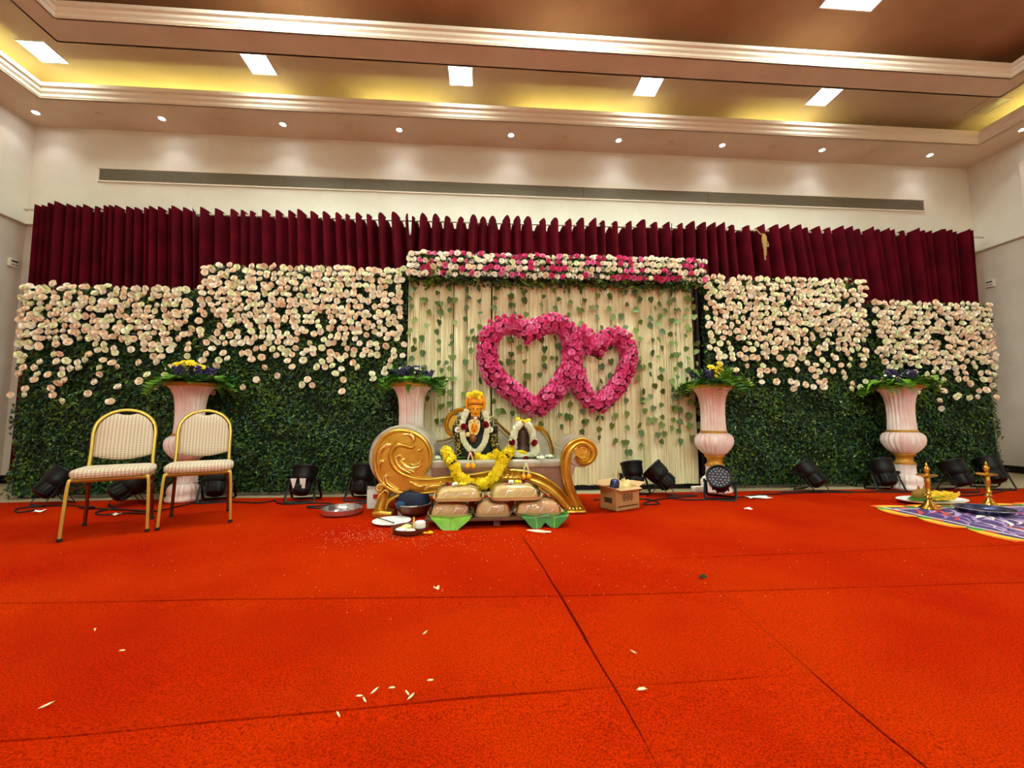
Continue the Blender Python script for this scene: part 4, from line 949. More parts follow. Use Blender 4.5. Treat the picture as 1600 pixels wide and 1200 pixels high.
# gold face plates
MB().prism(spl([(672, 712), (666, 690), (645, 676), (620, 674), (598, 684), (586, 705), (585, 730), (594, 750), (612, 764), (640, 768), (675, 766), (720, 762), (720, 746), (690, 748), (664, 742), (672, 725)], 4), YS + .02, YS + .05).build('arm_face', 'gold', sofa, world=True, sharp=30)
band('scroll_rim', [(660, 742), (671, 725), (671, 705), (662, 688), (645, 677), (622, 673), (600, 682), (587, 703), (585, 728), (593, 750), (612, 766), (642, 771), (680, 769), (730, 763)], [2.5, 3.2, 3.4, 3.4, 3.4, 3.4, 3.6, 3.8, 4, 4, 4, 3.6, 3, 2.6], 0, .045, 'round')
band('scroll_rim', [(745, 741), (700, 746), (668, 749), (640, 745), (620, 735), (610, 718), (613, 703), (624, 695), (642, 699), (648, 697)], [1.8, 2.4, 2.6, 3.2, 4, 4.4, 4.4, 4.2, 3.4, .6], -.006, .04, 'round')
for pts, wd in (([(630, 679), (641, 680), (646, 687), (643, 692)], (1, 2.4, 2.6, 1.4)), ([(593, 722), (594, 706), (602, 697), (611, 695)], (.8, 2.6, 3, 1.8)), ([(592, 738), (592, 726), (596, 720), (600, 722)], (.8, 2.4, 2.6, 1.4)),
                ([(622, 766), (606, 757), (602, 746), (607, 742)], (.8, 2.8, 3, 1.6)), ([(642, 739), (625, 731), (618, 718), (623, 712), (627, 714)], (.8, 2.6, 2.8, 2.2, 1.2)), ([(648, 738), (632, 729), (627, 720), (633, 718)], (.8, 2.4, 2.4, 1.2)),
                ([(660, 727), (645, 732), (633, 729), (629, 723)], (1, 3.4, 3, 1)), ([(642, 724), (646, 727), (655, 724), (660, 717)], (.8, 2.2, 2.6, 1.0)), ([(652, 704), (657, 703), (660, 699)], (1, 2.2, 1)),
                ([(640, 752), (655, 760), (668, 758), (663, 766), (672, 760), (700, 757)], (.8, 1.8, 2, 1.6, 1.6, .8)), ([(700, 757), (722, 750), (735, 748)], (1, 1.6, .8))):
    band('carved_leaf', pts, [q_ * 1.5 for q_ in wd], -.008, .04, 'round', 'goldpale')
for x, y in ((689, 753), (690, 761), (683, 757), (696, 757)): q = sp(x, y); MB().ball((q[0], YS + .018, q[1]), (.014, .012, .012), 8, 6).build('carved_bead', 'goldpale', sofa, world=True)
# apron sweeping into the right leg
band('apron', [(640, 757), (675, 758.5), (710, 756), (745, 749), (780, 744), (812, 744), (842, 751), (868, 767), (888, 789), (897, 800)], [9, 9.5, 9.5, 9.5, 10, 10, 9.5, 9, 8, 7], .002, .055, 'rim', n=8)
band('apron_edge', [(745, 758), (790, 754), (820, 755), (846, 766), (868, 786), (878, 797)], [1.6, 2.2, 2.4, 2.4, 2, 1.2], .0, .04, 'round', 'goldpale')
for k in range(7):
    t = k / 6; x = 775 + 52 * t; y = 744 + (2 if k in (0, 6) else 0)
    band('carved_curl', [(x - 3.5, y + 2), (x - 1, y - 3), (x + 3, y - 1), (x + 2, y + 2.5), (x - .5, y + 1.5)], (.5, 1.1, 1.2, 1.1, .5), .008, .02, 'round', 'goldpale', n=4)
for k in range(5):
    x = 795 + k * 12; band('carved_leaf', [(x, 770 - k), (x + 3, 762), (x + 14, 757 + k)], (.6, 2.0, .6), .012, .03, 'round', 'gold')
# left leg
band('leg', [(592, 758), (598, 770), (597, 784), (594, 796), (596, 806)], [7, 9, 8, 10, 14], .004, .07, 'rim')
band('leg_scroll', [(603, 760), (594, 757), (588, 762), (592, 767), (597, 764)], (2, 2.6, 2.6, 2.2, 1), -.008, .04, 'round', 'goldpale')
band('leg_scroll', [(602, 795), (606, 785), (616, 777), (628, 774), (636, 777), (634, 783), (630, 781)], (3, 3.6, 3.4, 3, 2.8, 2.2, 1), .0, .05, 'round')
band('leg_scroll', [(588, 782), (594, 772), (602, 766), (607, 770)], (1, 2.2, 2, 1), -.006, .03, 'round', 'goldpale')
def foot(x0, x1, y0, y1, Y=YS):
    a, b = sp(x0, y0, Y), sp(x1, y1, Y); MB().rbox((a[0], Y - .02, .004), (b[0], Y + .09, a[1]), .012, 2).build('foot', 'gold', sofa, world=True)
foot(582, 613, 799, 808); foot(881, 916, 798, 806)
# right arm
band('arm_face', [(911, 803), (900, 784), (890, 760), (885, 735), (886, 712), (895, 697), (911, 690), (925, 697), (929, 709), (922, 721), (909, 723), (900, 714)], [7, 7, 7.5, 8, 8.5, 7.5, 6.5, 6, 5.5, 5, 4, 1.5], .0, .06, 'rim', n=8)
q = sp(912, 706); MB().lathe([(0, 0), (.075, 0), (.08, .02)], 24, (q[0], YS + .03, q[1]), mx=Matrix.Rotation(-PI / 2, 4, 'X')).build('scroll_disc', 'gold', sofa, world=True)
for pts, wd in (([(903, 712), (908, 716), (916, 715)], (.8, 2.2, .8)), ([(905, 700), (913, 699), (918, 704), (914, 707)], (.8, 2.4, 2.2, 1)), ([(919, 712), (922, 706), (920, 700)], (.8, 2, .8)), ([(908, 709), (912, 711)], (2, 1))):
    band('carved_leaf', pts, wd, .01, .03, 'round', 'goldpale', n=4)
for k in range(4): x = 890 + k * 5.5; q = sp(x, 796); MB().ball((q[0], YS + .0, q[1]), (.014, .014, .018), 8, 6).build('carved_bead', 'goldpale', sofa, world=True)
# rear legs
for x in (-.82, .84): MB().tube([(x, YSB - .08, .30), (x * 1.02, YSB - .05, .15), (x * 1.05, YSB - .02, .006)], [.04, .032, .026], 8).build('leg', 'gold', sofa, world=True)
# seat
zs0 = sp(775, 764)[1]; zs1 = sp(775, 732)[1]; zs2 = sp(775, 719.5)[1]; xa, xb = sp(648, 740)[0], sp(886, 740)[0]
xr_ = sp(874, 765)[0]
MB().prism([sp(645, 750), sp(760, 752), sp(840, 752), sp(884, 768), sp(886, 732), sp(660, 732)], YS + .068, YSB - .04).build('seat_base', 'mauve', sofa, world=True, sharp=30)
MB().rbox((sp(655, 730)[0], YS + .055, zs1 - .005), (sp(886, 730)[0], YSB - .03, zs2), .028, 3).build('seat_cushion', 'silver', sofa, world=True)
# back: upholstered board and gold rail (further back)
YBK = YSB - .06
out = [(668, 730), (674, 694), (700, 688), (716, 680), (722, 660), (740, 648), (765, 652), (790, 676), (812, 692), (826, 682), (842, 672), (856, 684), (864, 716), (866, 730)]
MB().prism(spl(out, 4, YBK), YBK, YBK + .09).build('backrest', 'silver', sofa, world=True, sharp=30)
band('back_rail', [(672, 694), (692, 691), (708, 685), (716, 672), (722, 655), (742, 646), (764, 652), (788, 674), (810, 692)], [4, 4.2, 4.4, 4.4, 4.6, 5, 5, 5, 4], -.02, .07, 'rim', Y=YBK, n=8)
band('back_rail', [(800, 700), (818, 684), (838, 669), (852, 677), (860, 694), (864, 716)], [3, 4, 4.6, 4.6, 4, 3], -.025, .07, 'rim', Y=YBK, n=8)
band('back_scroll', [(736, 640), (716, 641), (702, 650), (697, 663), (701, 676), (710, 679), (717, 672), (712, 664), (706, 667)], [3, 4, 4.4, 4.4, 4.2, 3.8, 3.2, 2.6, 1], -.03, .07, 'rim', Y=YBK, n=8)
q = sp(709, 661, YBK); MB().lathe([(0, 0), (.075, 0), (.08, .03)], 20, (q[0], YBK + .0, q[1]), mx=Matrix.Rotation(-PI / 2, 4, 'X')).build('back_scroll_disc', 'gold', sofa, world=True)
SEATZ = zs2

# ================================================================== IDOLS AND GARLANDS
def A3(x, y, Y): return AT(x, y, Y)
Y1 = 4.02; PM = Y1 / 650
def at_loc(px, py, Y, z=None):
    q = AT(px, py, Y); return (q.x, Y, z if z is not None else q.z)
idol = thing('idol', 'large dressed idol with orange face and crown on the sofa', 'idol', (AT(742, 700, Y1).x, Y1, SEATZ))
cxi = AT(742, 700, Y1).x
def zz(y, Y=Y1): return AT(742, y, Y).z
MB().lathe([(.20, SEATZ + .002), (.205, SEATZ + .02), (.19, zz(700)), (.17, zz(685)), (.15, zz(668)), (.10, zz(655)), (.06, zz(646)), (.05, zz(632)), (0, zz(628))], 24, (cxi, Y1 + .03, 0), sy=.45).build('robe', 'robe', idol, world=True)
for pts in ([(732, 652), (721, 657), (714, 670), (716, 690), (718, 704), (712, 713)], [(752, 652), (764, 656), (771, 670), (772, 690), (776, 704), (781, 712)]):
    P = [AT(x, y, Y1 - .02) for x, y in pts]; dr = MB().tube(cat(P, 5), lerp_list([5 * PM, 7.5 * PM, 7.5 * PM, 6.5 * PM, 6.5 * PM, 6 * PM], 26), 10).build('side_drape', 'spotted', idol, world=True)
for x, sg in ((715, 1), (770, -1)):
    MB().rbox(tuple(AT(x - 7, 677, Y1) - Vector((0, .07, 0))), tuple(AT(x + 7, 666, Y1) + Vector((0, .05, 0))), .012, 2).build('arm_band', 'black', idol, world=True)
    q = AT(x + (0 if sg > 0 else -4), 671.5, Y1 - .075); MB().lathe([(0, 0), (.026, 0), (.028, .01), (.012, .014), (.006, .02), (0, .02)], 16, q, mx=Matrix.Rotation(PI / 2, 4, 'X')).build('emblem', 'white', idol, world=True)
    q = AT(x + (0 if sg > 0 else -4), 671.5, Y1 - .096); MB().ball(q, .007, 6, 5).build('emblem_stud', 'eye', idol, world=True)
# head
fc = AT(743, 642, Y1 - .06); hd_ = MB().ball(fc, (.043, .045, .058), 20, 14).build('head', 'orange', idol, world=True)
MB().lathe([(.040, -.058), (.046, -.03), (.04, 0), (.03, .02)], 16, (fc.x, fc.y, fc.z - .012), sy=.7, cap=False).build('jaw_plate', 'orange', hd_).data.transform(ROOTM[idol.name].inverted())
def sub(mb, name, m, par): o = mb.build(name, m, par); o.data.transform(ROOTM[idol.name].inverted()); return o
for s in (-1, 1):
    sub(MB().ball((fc.x + s * .017, fc.y - .040, fc.z + .010), (.009, .004, .0045), 10, 6), 'eye', 'eye', hd_)
    sub(MB().tube([(fc.x + s * .008, fc.y - .042, fc.z + .019), (fc.x + s * .018, fc.y - .041, fc.z + .023), (fc.x + s * .028, fc.y - .034, fc.z + .018)], .0022, 5), 'eyebrow', 'eye', hd_)
    sub(MB().ball((fc.x + s * .045, fc.y - .0, fc.z), (.009, .012, .018), 8, 6), 'ear', 'orange', hd_)
sub(MB().ball((fc.x, fc.y - .046, fc.z - .006), (.006, .009, .013), 8, 6), 'nose', 'orange', hd_)
sub(MB().ball((fc.x, fc.y - .041, fc.z - .025), (.012, .004, .004), 8, 5), 'mouth', 'redpaint', hd_)
MB().lathe([(.052, 0), (.066, .004), (.070, .02), (.066, .035), (.060, .042), (.070, .05), (.074, .066), (.068, .09), (.05, .11), (.02, .12), (0, .122)], 22, (fc.x, fc.y + .025, fc.z + .02), sy=.8).build('crown', 'orange', idol, world=True)
MB().tube([(fc.x + .069 * math.cos(a), fc.y + .02 - .05 * max(0, math.sin(a)) * 0 - .052 * math.sin(a), fc.z + .062) for a in np.linspace(0, PI, 12)], .006, 6).build('crown_band', 'bronze', idol, world=True)
MB().tube(cat([AT(x, y, Y1 + .0) for x, y in ((731, 640), (729, 628), (734, 617), (743, 613), (752, 617), (757, 628), (755, 640))], 5), .016, 8).build('halo', 'orange', idol, world=True)
rr = random.Random(9)
for k in range(20):
    a = rr.uniform(0, 6.28); e = rr.uniform(.1, 1); p = AT(742, 617, Y1 - .05) + Vector((.062 * math.cos(a) * e, -.04 * abs(math.sin(a)) - .02, .035 * math.sin(a) * e))
    inst('crown_flower', rr.choice(MARI), idol, Matrix.Translation(p - Vector(idol.location)) @ frame_to((rr.gauss(0, .4), -1, .6)).to_4x4() @ Matrix.Scale(rr.uniform(.024, .032), 4))
q = AT(742, 653, Y1 - .075); MB().ball(q, (.042, .03, .028), 16, 10).build('collar_boss', 'bronze', idol, world=True)
MB().lathe([(0, .012), (.012, .012), (.015, 0)], 12, AT(743, 653.5, Y1 - .108), mx=Matrix.Rotation(PI / 2, 4, 'X')).build('collar_gem', 'white', idol, world=True)
# chest plate with a painted face
ch_ = [(-.052, .055), (-.03, .07), (0, .074), (.03, .07), (.052, .055), (.056, .01), (.046, -.035), (.028, -.07), (0, -.085), (-.028, -.07), (-.046, -.035), (-.056, .01)]
q = AT(741, 667, Y1 - .09); cp_ = MB().prism([(q.x + x, q.z + z) for x, z in ch_], Y1 - .10, Y1 - .075).build('chest_plate', 'cream', idol, world=True, sharp=30)
MB().ball((q.x, Y1 - .098, q.z - .012), (.034, .02, .048), 14, 10).build('mask', 'orange', idol, world=True)
for x, z, m, s in ((-.013, .004, 'eye', .006), (.013, .004, 'eye', .006), (0, -.014, 'redpaint', .006), (0, -.033, 'redpaint', .008), (-.036, .04, 'bronze', .007), (.036, .04, 'bronze', .007), (0, .05, 'bronze', .007)):
    MB().ball((q.x + x, Y1 - .116 if abs(x) < .03 and z < .03 else Y1 - .102, q.z + z), (s, s * .7, s), 7, 5).build('stud', m, idol, world=True)
q = AT(739, 685, Y1 - .1); MB().ball(q, (.034, .028, .042), 14, 10).build('lower_mask', 'bronze', idol, world=True)
q = AT(731, 679, Y1 - .1); MB().ball(q, (.024, .018, .024), 10, 8).build('shell_disc', 'cream', idol, world=True)
def garland(name, label, cat_, pts, Y, rad, msh, step, group, extra=(), sc=(.85, 1.15), wrap=5, up=None):
    """beads of blossoms threaded on a cord along a path (pixel points on planes Y or per-point (x, y, Y))"""
    P = cat([AT(*(p if len(p) == 3 else (p[0], p[1], Y))) for p in pts], 10); lo = min(P, key=lambda p: p.z); r = thing(name, label, cat_, tuple(lo), 0, group); rr = random.Random(len(label))
    MB().tube(P, rad * .45, 6).build('cord', 'stem' if msh is not JAS else 'jasmine', r, world=True)
    L = [0.0]
    for a, b in zip(P, P[1:]): L.append(L[-1] + (b - a).length)
    s = 0.0; row = 0
    while s < L[-1]:
        k = max(i for i in range(len(P) - 1) if L[i] <= s); p = P[k].lerp(P[k + 1], (s - L[k]) / max(1e-6, L[k + 1] - L[k])); t = (P[k + 1] - P[k]).normalized()
        u = t.cross(Vector((0, -1, 0))); u = u.normalized() if u.length > .01 else Vector((1, 0, 0)); v = u.cross(t)
        for w_ in range(wrap):
            a = 2 * PI * (w_ + .5 * (row % 2)) / wrap + rr.gauss(0, .15); n = (u * math.cos(a) + v * math.sin(a)).normalized()
            me = msh if not isinstance(msh, list) else rr.choice(msh)
            inst('blossom', me, r, Matrix.Translation(p + n * rad * .5 - lo) @ frame_to(n + Vector((rr.gauss(0, .15), 0, rr.gauss(0, .15))), rr.uniform(0, 6)).to_4x4() @ Matrix.Scale(rad * rr.uniform(*sc) * .82, 4))
        s += step; row += 1
    for kind, x, y, Yq in extra:
        p = AT(x, y, Yq) - lo
        if kind == 'red':
            for k in range(7):
                n = Vector((rr.gauss(0, .7), -1, rr.gauss(0, .7))).normalized(); inst('red_rose', REDR, r, Matrix.Translation(p + n * .018) @ frame_to(n, rr.uniform(0, 6)).to_4x4() @ Matrix.Scale(.024, 4))
        if kind == 'tassel':
            for dx in (-.022, .022): MB().tube([p + lo + Vector((0, 0, .10)), p + lo + Vector((dx, -.005, .03)), p + lo + Vector((dx, 0, .0))], .006, 6).build('tassel_cord', 'jasmine', r, world=True)
            for dx in (-.024, .024): MB().ball(p + lo + Vector((dx, 0, -.02)), .024, 10, 8).build('tassel_ball', 'orangeball', r, world=True)
    return r
garland('jasmine_garland', 'white jasmine garland with red roses around the large idol', 'garland', [(729, 643), (725, 654), (722, 668), (724, 686), (732, 700), (742, 706), (751, 701), (758, 688), (761, 668), (760, 654), (757, 643)], Y1 - .12, .029, JAS, .026, 'flower garlands', (('red', 725, 667, Y1 - .15), ('red', 759, 663, Y1 - .15), ('red', 736, 710, Y1 - .17), ('tassel', 735, 724, YS - .03)), wrap=6)
MM = garland('marigold_garland', 'long yellow marigold garland hanging over the sofa front', 'garland', [(697, 705, 3.95), (700, 710, 3.86), (704, 720, YS - .045), (712, 730, YS - .05), (716, 743, YS - .05), (727, 752, YS - .05), (746, 757, YS - .05), (764, 753, YS - .05), (774, 740, YS - .05), (782, 727, YS - .05), (790, 714, YS - .045), (795, 706, 3.86), (798, 703, 3.95)], YS, .054, MARI, .056, 'flower garlands', sc=(.8, 1.3), wrap=5)
garland('marigold_garland', 'short yellow marigold garland lying on the seat at the idol feet', 'garland', [(746, 713), (754, 717), (762, 719), (767, 713), (773, 715), (777, 706)], 3.86, .040, MARI, .046, 'flower garlands', sc=(.8, 1.3), wrap=5)
# small idol
Y2 = 4.02; cx2 = AT(817, 690, Y2).x
id2 = thing('idol', 'small dark idol framed in white beside the large idol', 'idol', (cx2, Y2, SEATZ))
z2 = lambda y: AT(817, y, Y2).z
MB().lathe([(.075, SEATZ + .002), (.08, SEATZ + .03), (.06, z2(702)), (.042, z2(695)), (.048, z2(688)), (.04, z2(682)), (.044, z2(674)), (.03, z2(668)), (.024, z2(665)), (0, z2(660))], 18, (cx2, Y2 - .02, 0), sy=.7).build('figure', 'darkstone', id2, world=True)
MB().ball(AT(817, 668.5, Y2 - .035), (.024, .026, .03), 12, 10).build('head', 'darkstone', id2, world=True)
MB().lathe([(.03, 0), (.026, .02), (.014, .04), (0, .06)], 14, AT(817, 664.5, Y2 - .03)).build('crown', 'bronze', id2, world=True)
for s in (-1, 1): MB().tube(cat([(cx2 + s * .04, Y2 - .03, z2(675)), (cx2 + s * .06, Y2 - .045, z2(684)), (cx2 + s * .035, Y2 - .075, z2(690))], 5), .012, 7).build('arm', 'darkstone', id2, world=True)
MB().rbox((cx2 - .085, Y2 - .09, SEATZ + .002), (cx2 + .085, Y2 + .06, SEATZ + .05), .012, 2).build('plinth', 'bronze', id2, world=True)
MB().tube(cat([AT(x, y, Y2 + .01) for x, y in ((806, 712), (808, 690), (811, 670), (818, 659), (825, 670), (828, 690), (830, 712))], 6), .014, 8).build('white_arch', 'white', id2, world=True)
MB().prism([(q.x, q.z) for q in cat([AT(x, y, Y2 + .03) for x, y in ((806, 712), (808, 690), (811, 670), (818, 660), (825, 670), (828, 690), (830, 712))], 5)], Y2 + .02, Y2 + .04).build('back_plate', 'robe', id2, world=True, sharp=30)
for k in range(7):
    p = AT(816 + rr.gauss(0, 3), 706 + rr.gauss(0, 2), Y2 - .1); inst('offering_flower', rr.choice(MARI), id2, Matrix.Translation(p - Vector(id2.location)) @ frame_to((0, -1, .8)).to_4x4() @ Matrix.Scale(.022, 4))
for k in range(12):
    p = AT(817 + rr.uniform(-9, 9), 658 + rr.gauss(0, 2), Y2 - .03); inst('crown_flower', rr.choice(MARI), id2, Matrix.Translation(p - Vector(id2.location)) @ frame_to((rr.gauss(0, .4), -1, .6)).to_4x4() @ Matrix.Scale(.026, 4))
garland('jasmine_garland', 'white jasmine garland with red roses around the small idol', 'garland', [(812, 663), (805, 672), (802, 685), (799, 698), (806, 709), (818, 713), (830, 711), (838, 703), (834, 690), (831, 674), (824, 663)], Y2 - .09, .036, JAS, .026, 'flower garlands', (('red', 800, 691, Y2 - .13), ('red', 835, 692, Y2 - .13), ('red', 822, 718, Y2 - .16), ('tassel', 822, 741, YS - .03)), wrap=6)
# leaves and small things on the seat
def flat_leaf(name, label, loc, rz, L_, W_, m, group=None, sag=0.0, droop_at=None):
    vs = []; nseg = 12
    for k in range(nseg + 1):
        t = k / nseg; w_ = W_ * math.sin(PI * (.06 + .9 * t)) ** .7; z = .004 - (0 if droop_at is None or t < droop_at else sag * ((t - droop_at) / (1 - droop_at)) ** 1.4)
        xl = L_ * (t - .5) if droop_at is None or t < droop_at else L_ * (droop_at - .5) + L_ * (t - droop_at) * .35
        for q in (-1, -.5, 0, .5, 1): vs.append((xl, q * w_, z + .012 * abs(q) + .004 * math.sin(k * 1.7 + q * 2)))
    fs = [(k * 5 + q, k * 5 + q + 1, (k + 1) * 5 + q + 1, (k + 1) * 5 + q) for k in range(nseg) for q in range(4)]
    r = thing(name, label, 'leaf', loc, rz, group); MB().add(vs, fs).build('blade', m, r, fixn=False)
    MB().tube([(v[0], v[1], v[2] + .002) for v in vs[2::5]], .004, 5).build('midrib', 'bright', r); return r
flat_leaf('banana_leaf', 'dark green leaf spread on the seat under the large idol', (cxi - .05, 3.97, SEATZ), .05, .70, .13, 'bladeleaf', 'banana leaves')
flat_leaf('banana_leaf', 'dark green leaf spread on the seat under the small idol', (cx2 + .06, 3.97, SEATZ), -.1, .5, .12, 'bladeleaf', 'banana leaves')
for i, (px, py, lab) in enumerate(((682, 716, 'pale green flower spray at the left end of the seat'), (846, 716, 'pale green flower spray on seat right of small idol'), (859, 714, 'white flower spray at the right end of the seat'))):
    q = FL(px, py + 2, SEATZ); r = thing('flower_spray', lab, 'flowers', tuple(q), 0, 'loose flowers on the seat')
    for k in range(9): a = k * .7; inst('petal_cluster', JAS, r, Matrix.Translation((.035 * math.cos(a) * (k % 3) / 2, .02 * math.sin(a), .015 + .008 * (k % 2))) @ frame_to((math.cos(a), -1, 1)).to_4x4() @ Matrix.Scale(.017, 4))
    mb = MB(); blade(mb, (0, 0, .01), (1 if i else -1, -.3, .1), .12, .06, .014); mb.build('leaf', 'bright', r, fixn=False)
q = AT(693, 706, 4.1); pot = thing('round_pot', 'small round silver pot on the seat behind the garland', 'pot', (q.x, 4.1, SEATZ)); MB().lathe([(.03, 0), (.055, .02), (.066, .055), (.058, .09), (.035, .105), (.036, .115)], 18).build('body', 'steel', pot); MB().lathe([(.034, .112), (.044, .116), (.044, .122), (.03, .122)], 18, cap=False).build('lip', 'steel', pot)

# ================================================================== LOW TABLE WITH WRAPPED TRAYS
TX0, TX1 = AT(664, 815, 3.36).x, AT(886, 815, 3.36).x; TY0, TY1, TZ = 3.32, 3.64, .075
tb = thing('low_table', 'low dark wooden bench in front of the sofa under the wrapped trays', 'bench', ((TX0 + TX1) / 2, 3.48, .004))
for k in range(3): MB().rbox((TX0, TY0 + .107 * k, TZ - .022), (TX1, TY0 + .107 * k + .102, TZ), .004, 2).build('plank', 'wood', tb, world=True, smooth=False)
for x in (TX0 + .12, (TX0 + TX1) / 2, TX1 - .12): MB().box((x - .025, TY0 + .04, .004), (x + .025, TY1 - .04, TZ - .022)).build('trestle', 'wood', tb, smooth=False, world=True)
def pillow(mb, w_, d, h, seed, e=.38):
    n, m_ = 28, 9; rr = random.Random(seed); vs = []; fs = []
    for j in range(m_ + 1):
        t = j / m_; s = math.cos(t * PI / 2) ** .45 if j < m_ else 0; z = h * math.sin(t * PI / 2) ** .8
        for i in range(n):
            a = 2 * PI * i / n; c, q = math.cos(a), math.sin(a); wob = 1 + .03 * math.sin(5 * a + seed) + .02 * rr.uniform(-1, 1)
            vs.append((math.copysign(abs(c) ** e, c) * w_ * s * wob, math.copysign(abs(q) ** e, q) * d * s * wob, z * (1 + .05 * math.sin(3 * a + seed))))
    fs = [(j * n + i, j * n + (i + 1) % n, (j + 1) * n + (i + 1) % n, (j + 1) * n + i) for j in range(m_) for i in range(n)] + [tuple(reversed(range(n)))]
    return mb.add(vs, fs)
def gift_tray(x, y, z, w_, d, h, rz, label, m, seed, deco):
    r = thing('gift_tray', label, 'gift tray', (x, y, z), rz, 'wrapped gift trays on the low bench'); rr = random.Random(seed)
    lv = [(.90, 0), (.92, .006), (1.0, .026), (1.02, .028), (1.0, .022), (.9, .010), (.0, .008)]; vs = []; n = 32
    for s, zz_ in lv:
        for i in range(n): a = 2 * PI * i / n; c, q = math.cos(a), math.sin(a); vs.append((math.copysign(abs(c) ** .3, c) * w_ * s, math.copysign(abs(q) ** .3, q) * d * s, zz_))
    MB().add(vs, [(k * n + i, k * n + (i + 1) % n, (k + 1) * n + (i + 1) % n, (k + 1) * n + i) for k in range(len(lv) - 1) for i in range(n)]).build('tray', 'tray', r)
    mb = MB(); pillow(mb, w_ * .86, d * .82, h, seed); mb.v = [(a, b, c + .012) for a, b, c in mb.v]; mb.build('wrapped_goods', m, r)
    mb = MB(); pillow(mb, w_ * .95, d * .93, h * 1.06, seed + 3, .34); mb.v = [(a, b, c + .018) for a, b, c in mb.v]; mb.build('clear_wrap', 'film', r)
    for k in range(3):       # twisted corner pleats of the wrap
        x0 = w_ * (-.5 + .5 * k) + rr.uniform(-.03, .03); MB().tube(cat([(x0, -d * .9, .03), (x0 + .02, -d * .93, .05), (x0 + .035, -d * .80, h * .8)], 4), .0022, 5).build('wrap_pleat', 'white', r)
    if deco:
        MB().tube(cat([(-w_ * .75, -d * .55, h * .55), (-w_ * .5, -d * .35, h * 1.02), (0, 0, h * 1.1 + .012), (w_ * .4, d * .3, h * 1.1)], 5), .006, 6, flat=.4).build('ribbon', 'ribbonred', r)
        z0 = h * 1.08 + .02
        for k, (me, dx_, s_) in enumerate(((MUMW, -.03, .028), (MARI[0], .02, .022), (MARI[1], .045, .02), (REDR, .075 if deco > 1 else -.09, .024))):
            inst('topping_flower', me, r, Matrix.Translation((dx_, -.02 + .01 * (k % 2), z0)) @ frame_to((.2 * (k - 1), -.6, 1)).to_4x4() @ Matrix.Scale(s_, 4))
    return r
def tr(px0, px1, Y): a, b = AT(px0, 800, Y).x, AT(px1, 800, Y).x; return (a + b) / 2, (b - a) / 2
Yt = 3.36
x, w_ = tr(667, 737, Yt); gift_tray(x, 3.49, TZ, w_, .14, .092, .02, 'cellophane wrapped tray at the left end of the lower row', 'goods2', 1, 0)
x, w_ = tr(739, 801, Yt); gift_tray(x, 3.49, TZ, w_, .14, .096, .0, 'cellophane wrapped tray in the middle of the lower row', 'goods2', 2, 0)
x, w_ = tr(803, 882, Yt); gift_tray(x, 3.49, TZ, w_, .14, .094, -.02, 'cellophane wrapped tray at the right end of the lower row', 'goods2', 3, 0)
ZT2 = TZ + .124
x, w_ = tr(675, 755, Yt); gift_tray(x, 3.49, ZT2, w_, .15, .088, .02, 'wrapped tray with ribbon and flowers, upper left on the stack', 'goods', 4, 1)
x, w_ = tr(763, 848, Yt); gift_tray(x, 3.49, ZT2, w_, .15, .10, .05, 'wrapped tray with ribbon and flowers, upper right on the stack', 'goods', 5, 2)
lf = FL(705, 830); flat_leaf('banana_leaf', 'bright green leaf hanging over the front left of the bench', (AT(705, 815, 3.33).x, 3.365, TZ), -PI / 2, .42, .165, 'bright', 'banana leaves', .10, .58)
flat_leaf('banana_leaf', 'dark green leaf hanging over the front right of bench', (AT(836, 815, 3.33).x, 3.365, TZ), -PI / 2 + .1, .40, .12, 'bladeleaf', 'banana leaves', .09, .58)
flat_leaf('banana_leaf', 'dark green folded leaf at the right end of bench', (AT(867, 815, 3.33).x, 3.365, TZ), -PI / 2 - .15, .40, .12, 'bladeleaf', 'banana leaves', .085, .58)
# ------------------------------------------------------------------ plates, bowl and bundle near the left foot
def plate(name, label, loc, R_, m, h=.012, rim_m=None):
    r = thing(name, label, 'plate', loc, 0, 'plates on the carpet'); MB().lathe([(0, .002), (R_ * .8, .002), (R_ * .86, .004), (R_ * .97, h), (R_, h + .001), (R_ * .98, h - .003), (R_ * .85, .0), (0, 0)], 36, cap=False).build('dish', m, r); return r
q = FL(612, 817); p_ = plate('plate', 'flat white plate with a stick beside the sofa foot', (q.x, q.y, .008), .155, 'paper'); 
st = thing('incense_stick', 'brown incense stick lying across the flat white plate', 'stick', (q.x - .02, q.y, .022)); MB().tube([(-.12, .09, .004), (.05, -.10, .004)], .005, 6).build('stick', 'wood', st); MB().tube([(.05, -.10, .004), (.06, -.112, .004)], .0055, 6).build('tip', 'blackrough', st)
q = FL(640, 832); p_ = plate('offering_plate', 'small brown plate with white offerings in front of the bench', (q.x, q.y, .008), .135, 'brownbowl', .035)
for k, (dx_, dy_, s_, m, nm, la) in enumerate(((-.055, -.03, .045, 'white', 'offering', 'flat white offering at the left of small brown plate'), (.02, -.075, .035, 'white', 'offering', 'flat white offering at the front of small brown plate'), (-.03, .05, .04, 'cream', 'offering', 'cream offering at the back of small brown plate'))):
    r = thing(nm, la, 'offering', (q.x + dx_, q.y + dy_, .014)); MB().lathe([(s_ * .9, 0), (s_, .008), (s_ * .95, .022), (s_ * .5, .03), (0, .031)], 16).build('cake', m, r); MB().lathe([(s_ * .3, .030), (s_ * .35, .034), (0, .036)], 10).build('dot', 'cream', r)
r = thing('cup', 'small white cup standing on the small brown plate', 'cup', (q.x + .075, q.y + .01, .012)); MB().lathe([(.036, 0), (.04, .004), (.042, .05), (.040, .062), (.03, .068), (0, .069)], 20).build('body', 'white', r); MB().lathe([(.043, .0), (.043, .02), (.041, .022)], 20, cap=False).build('foil_band', 'brownbowl', r)
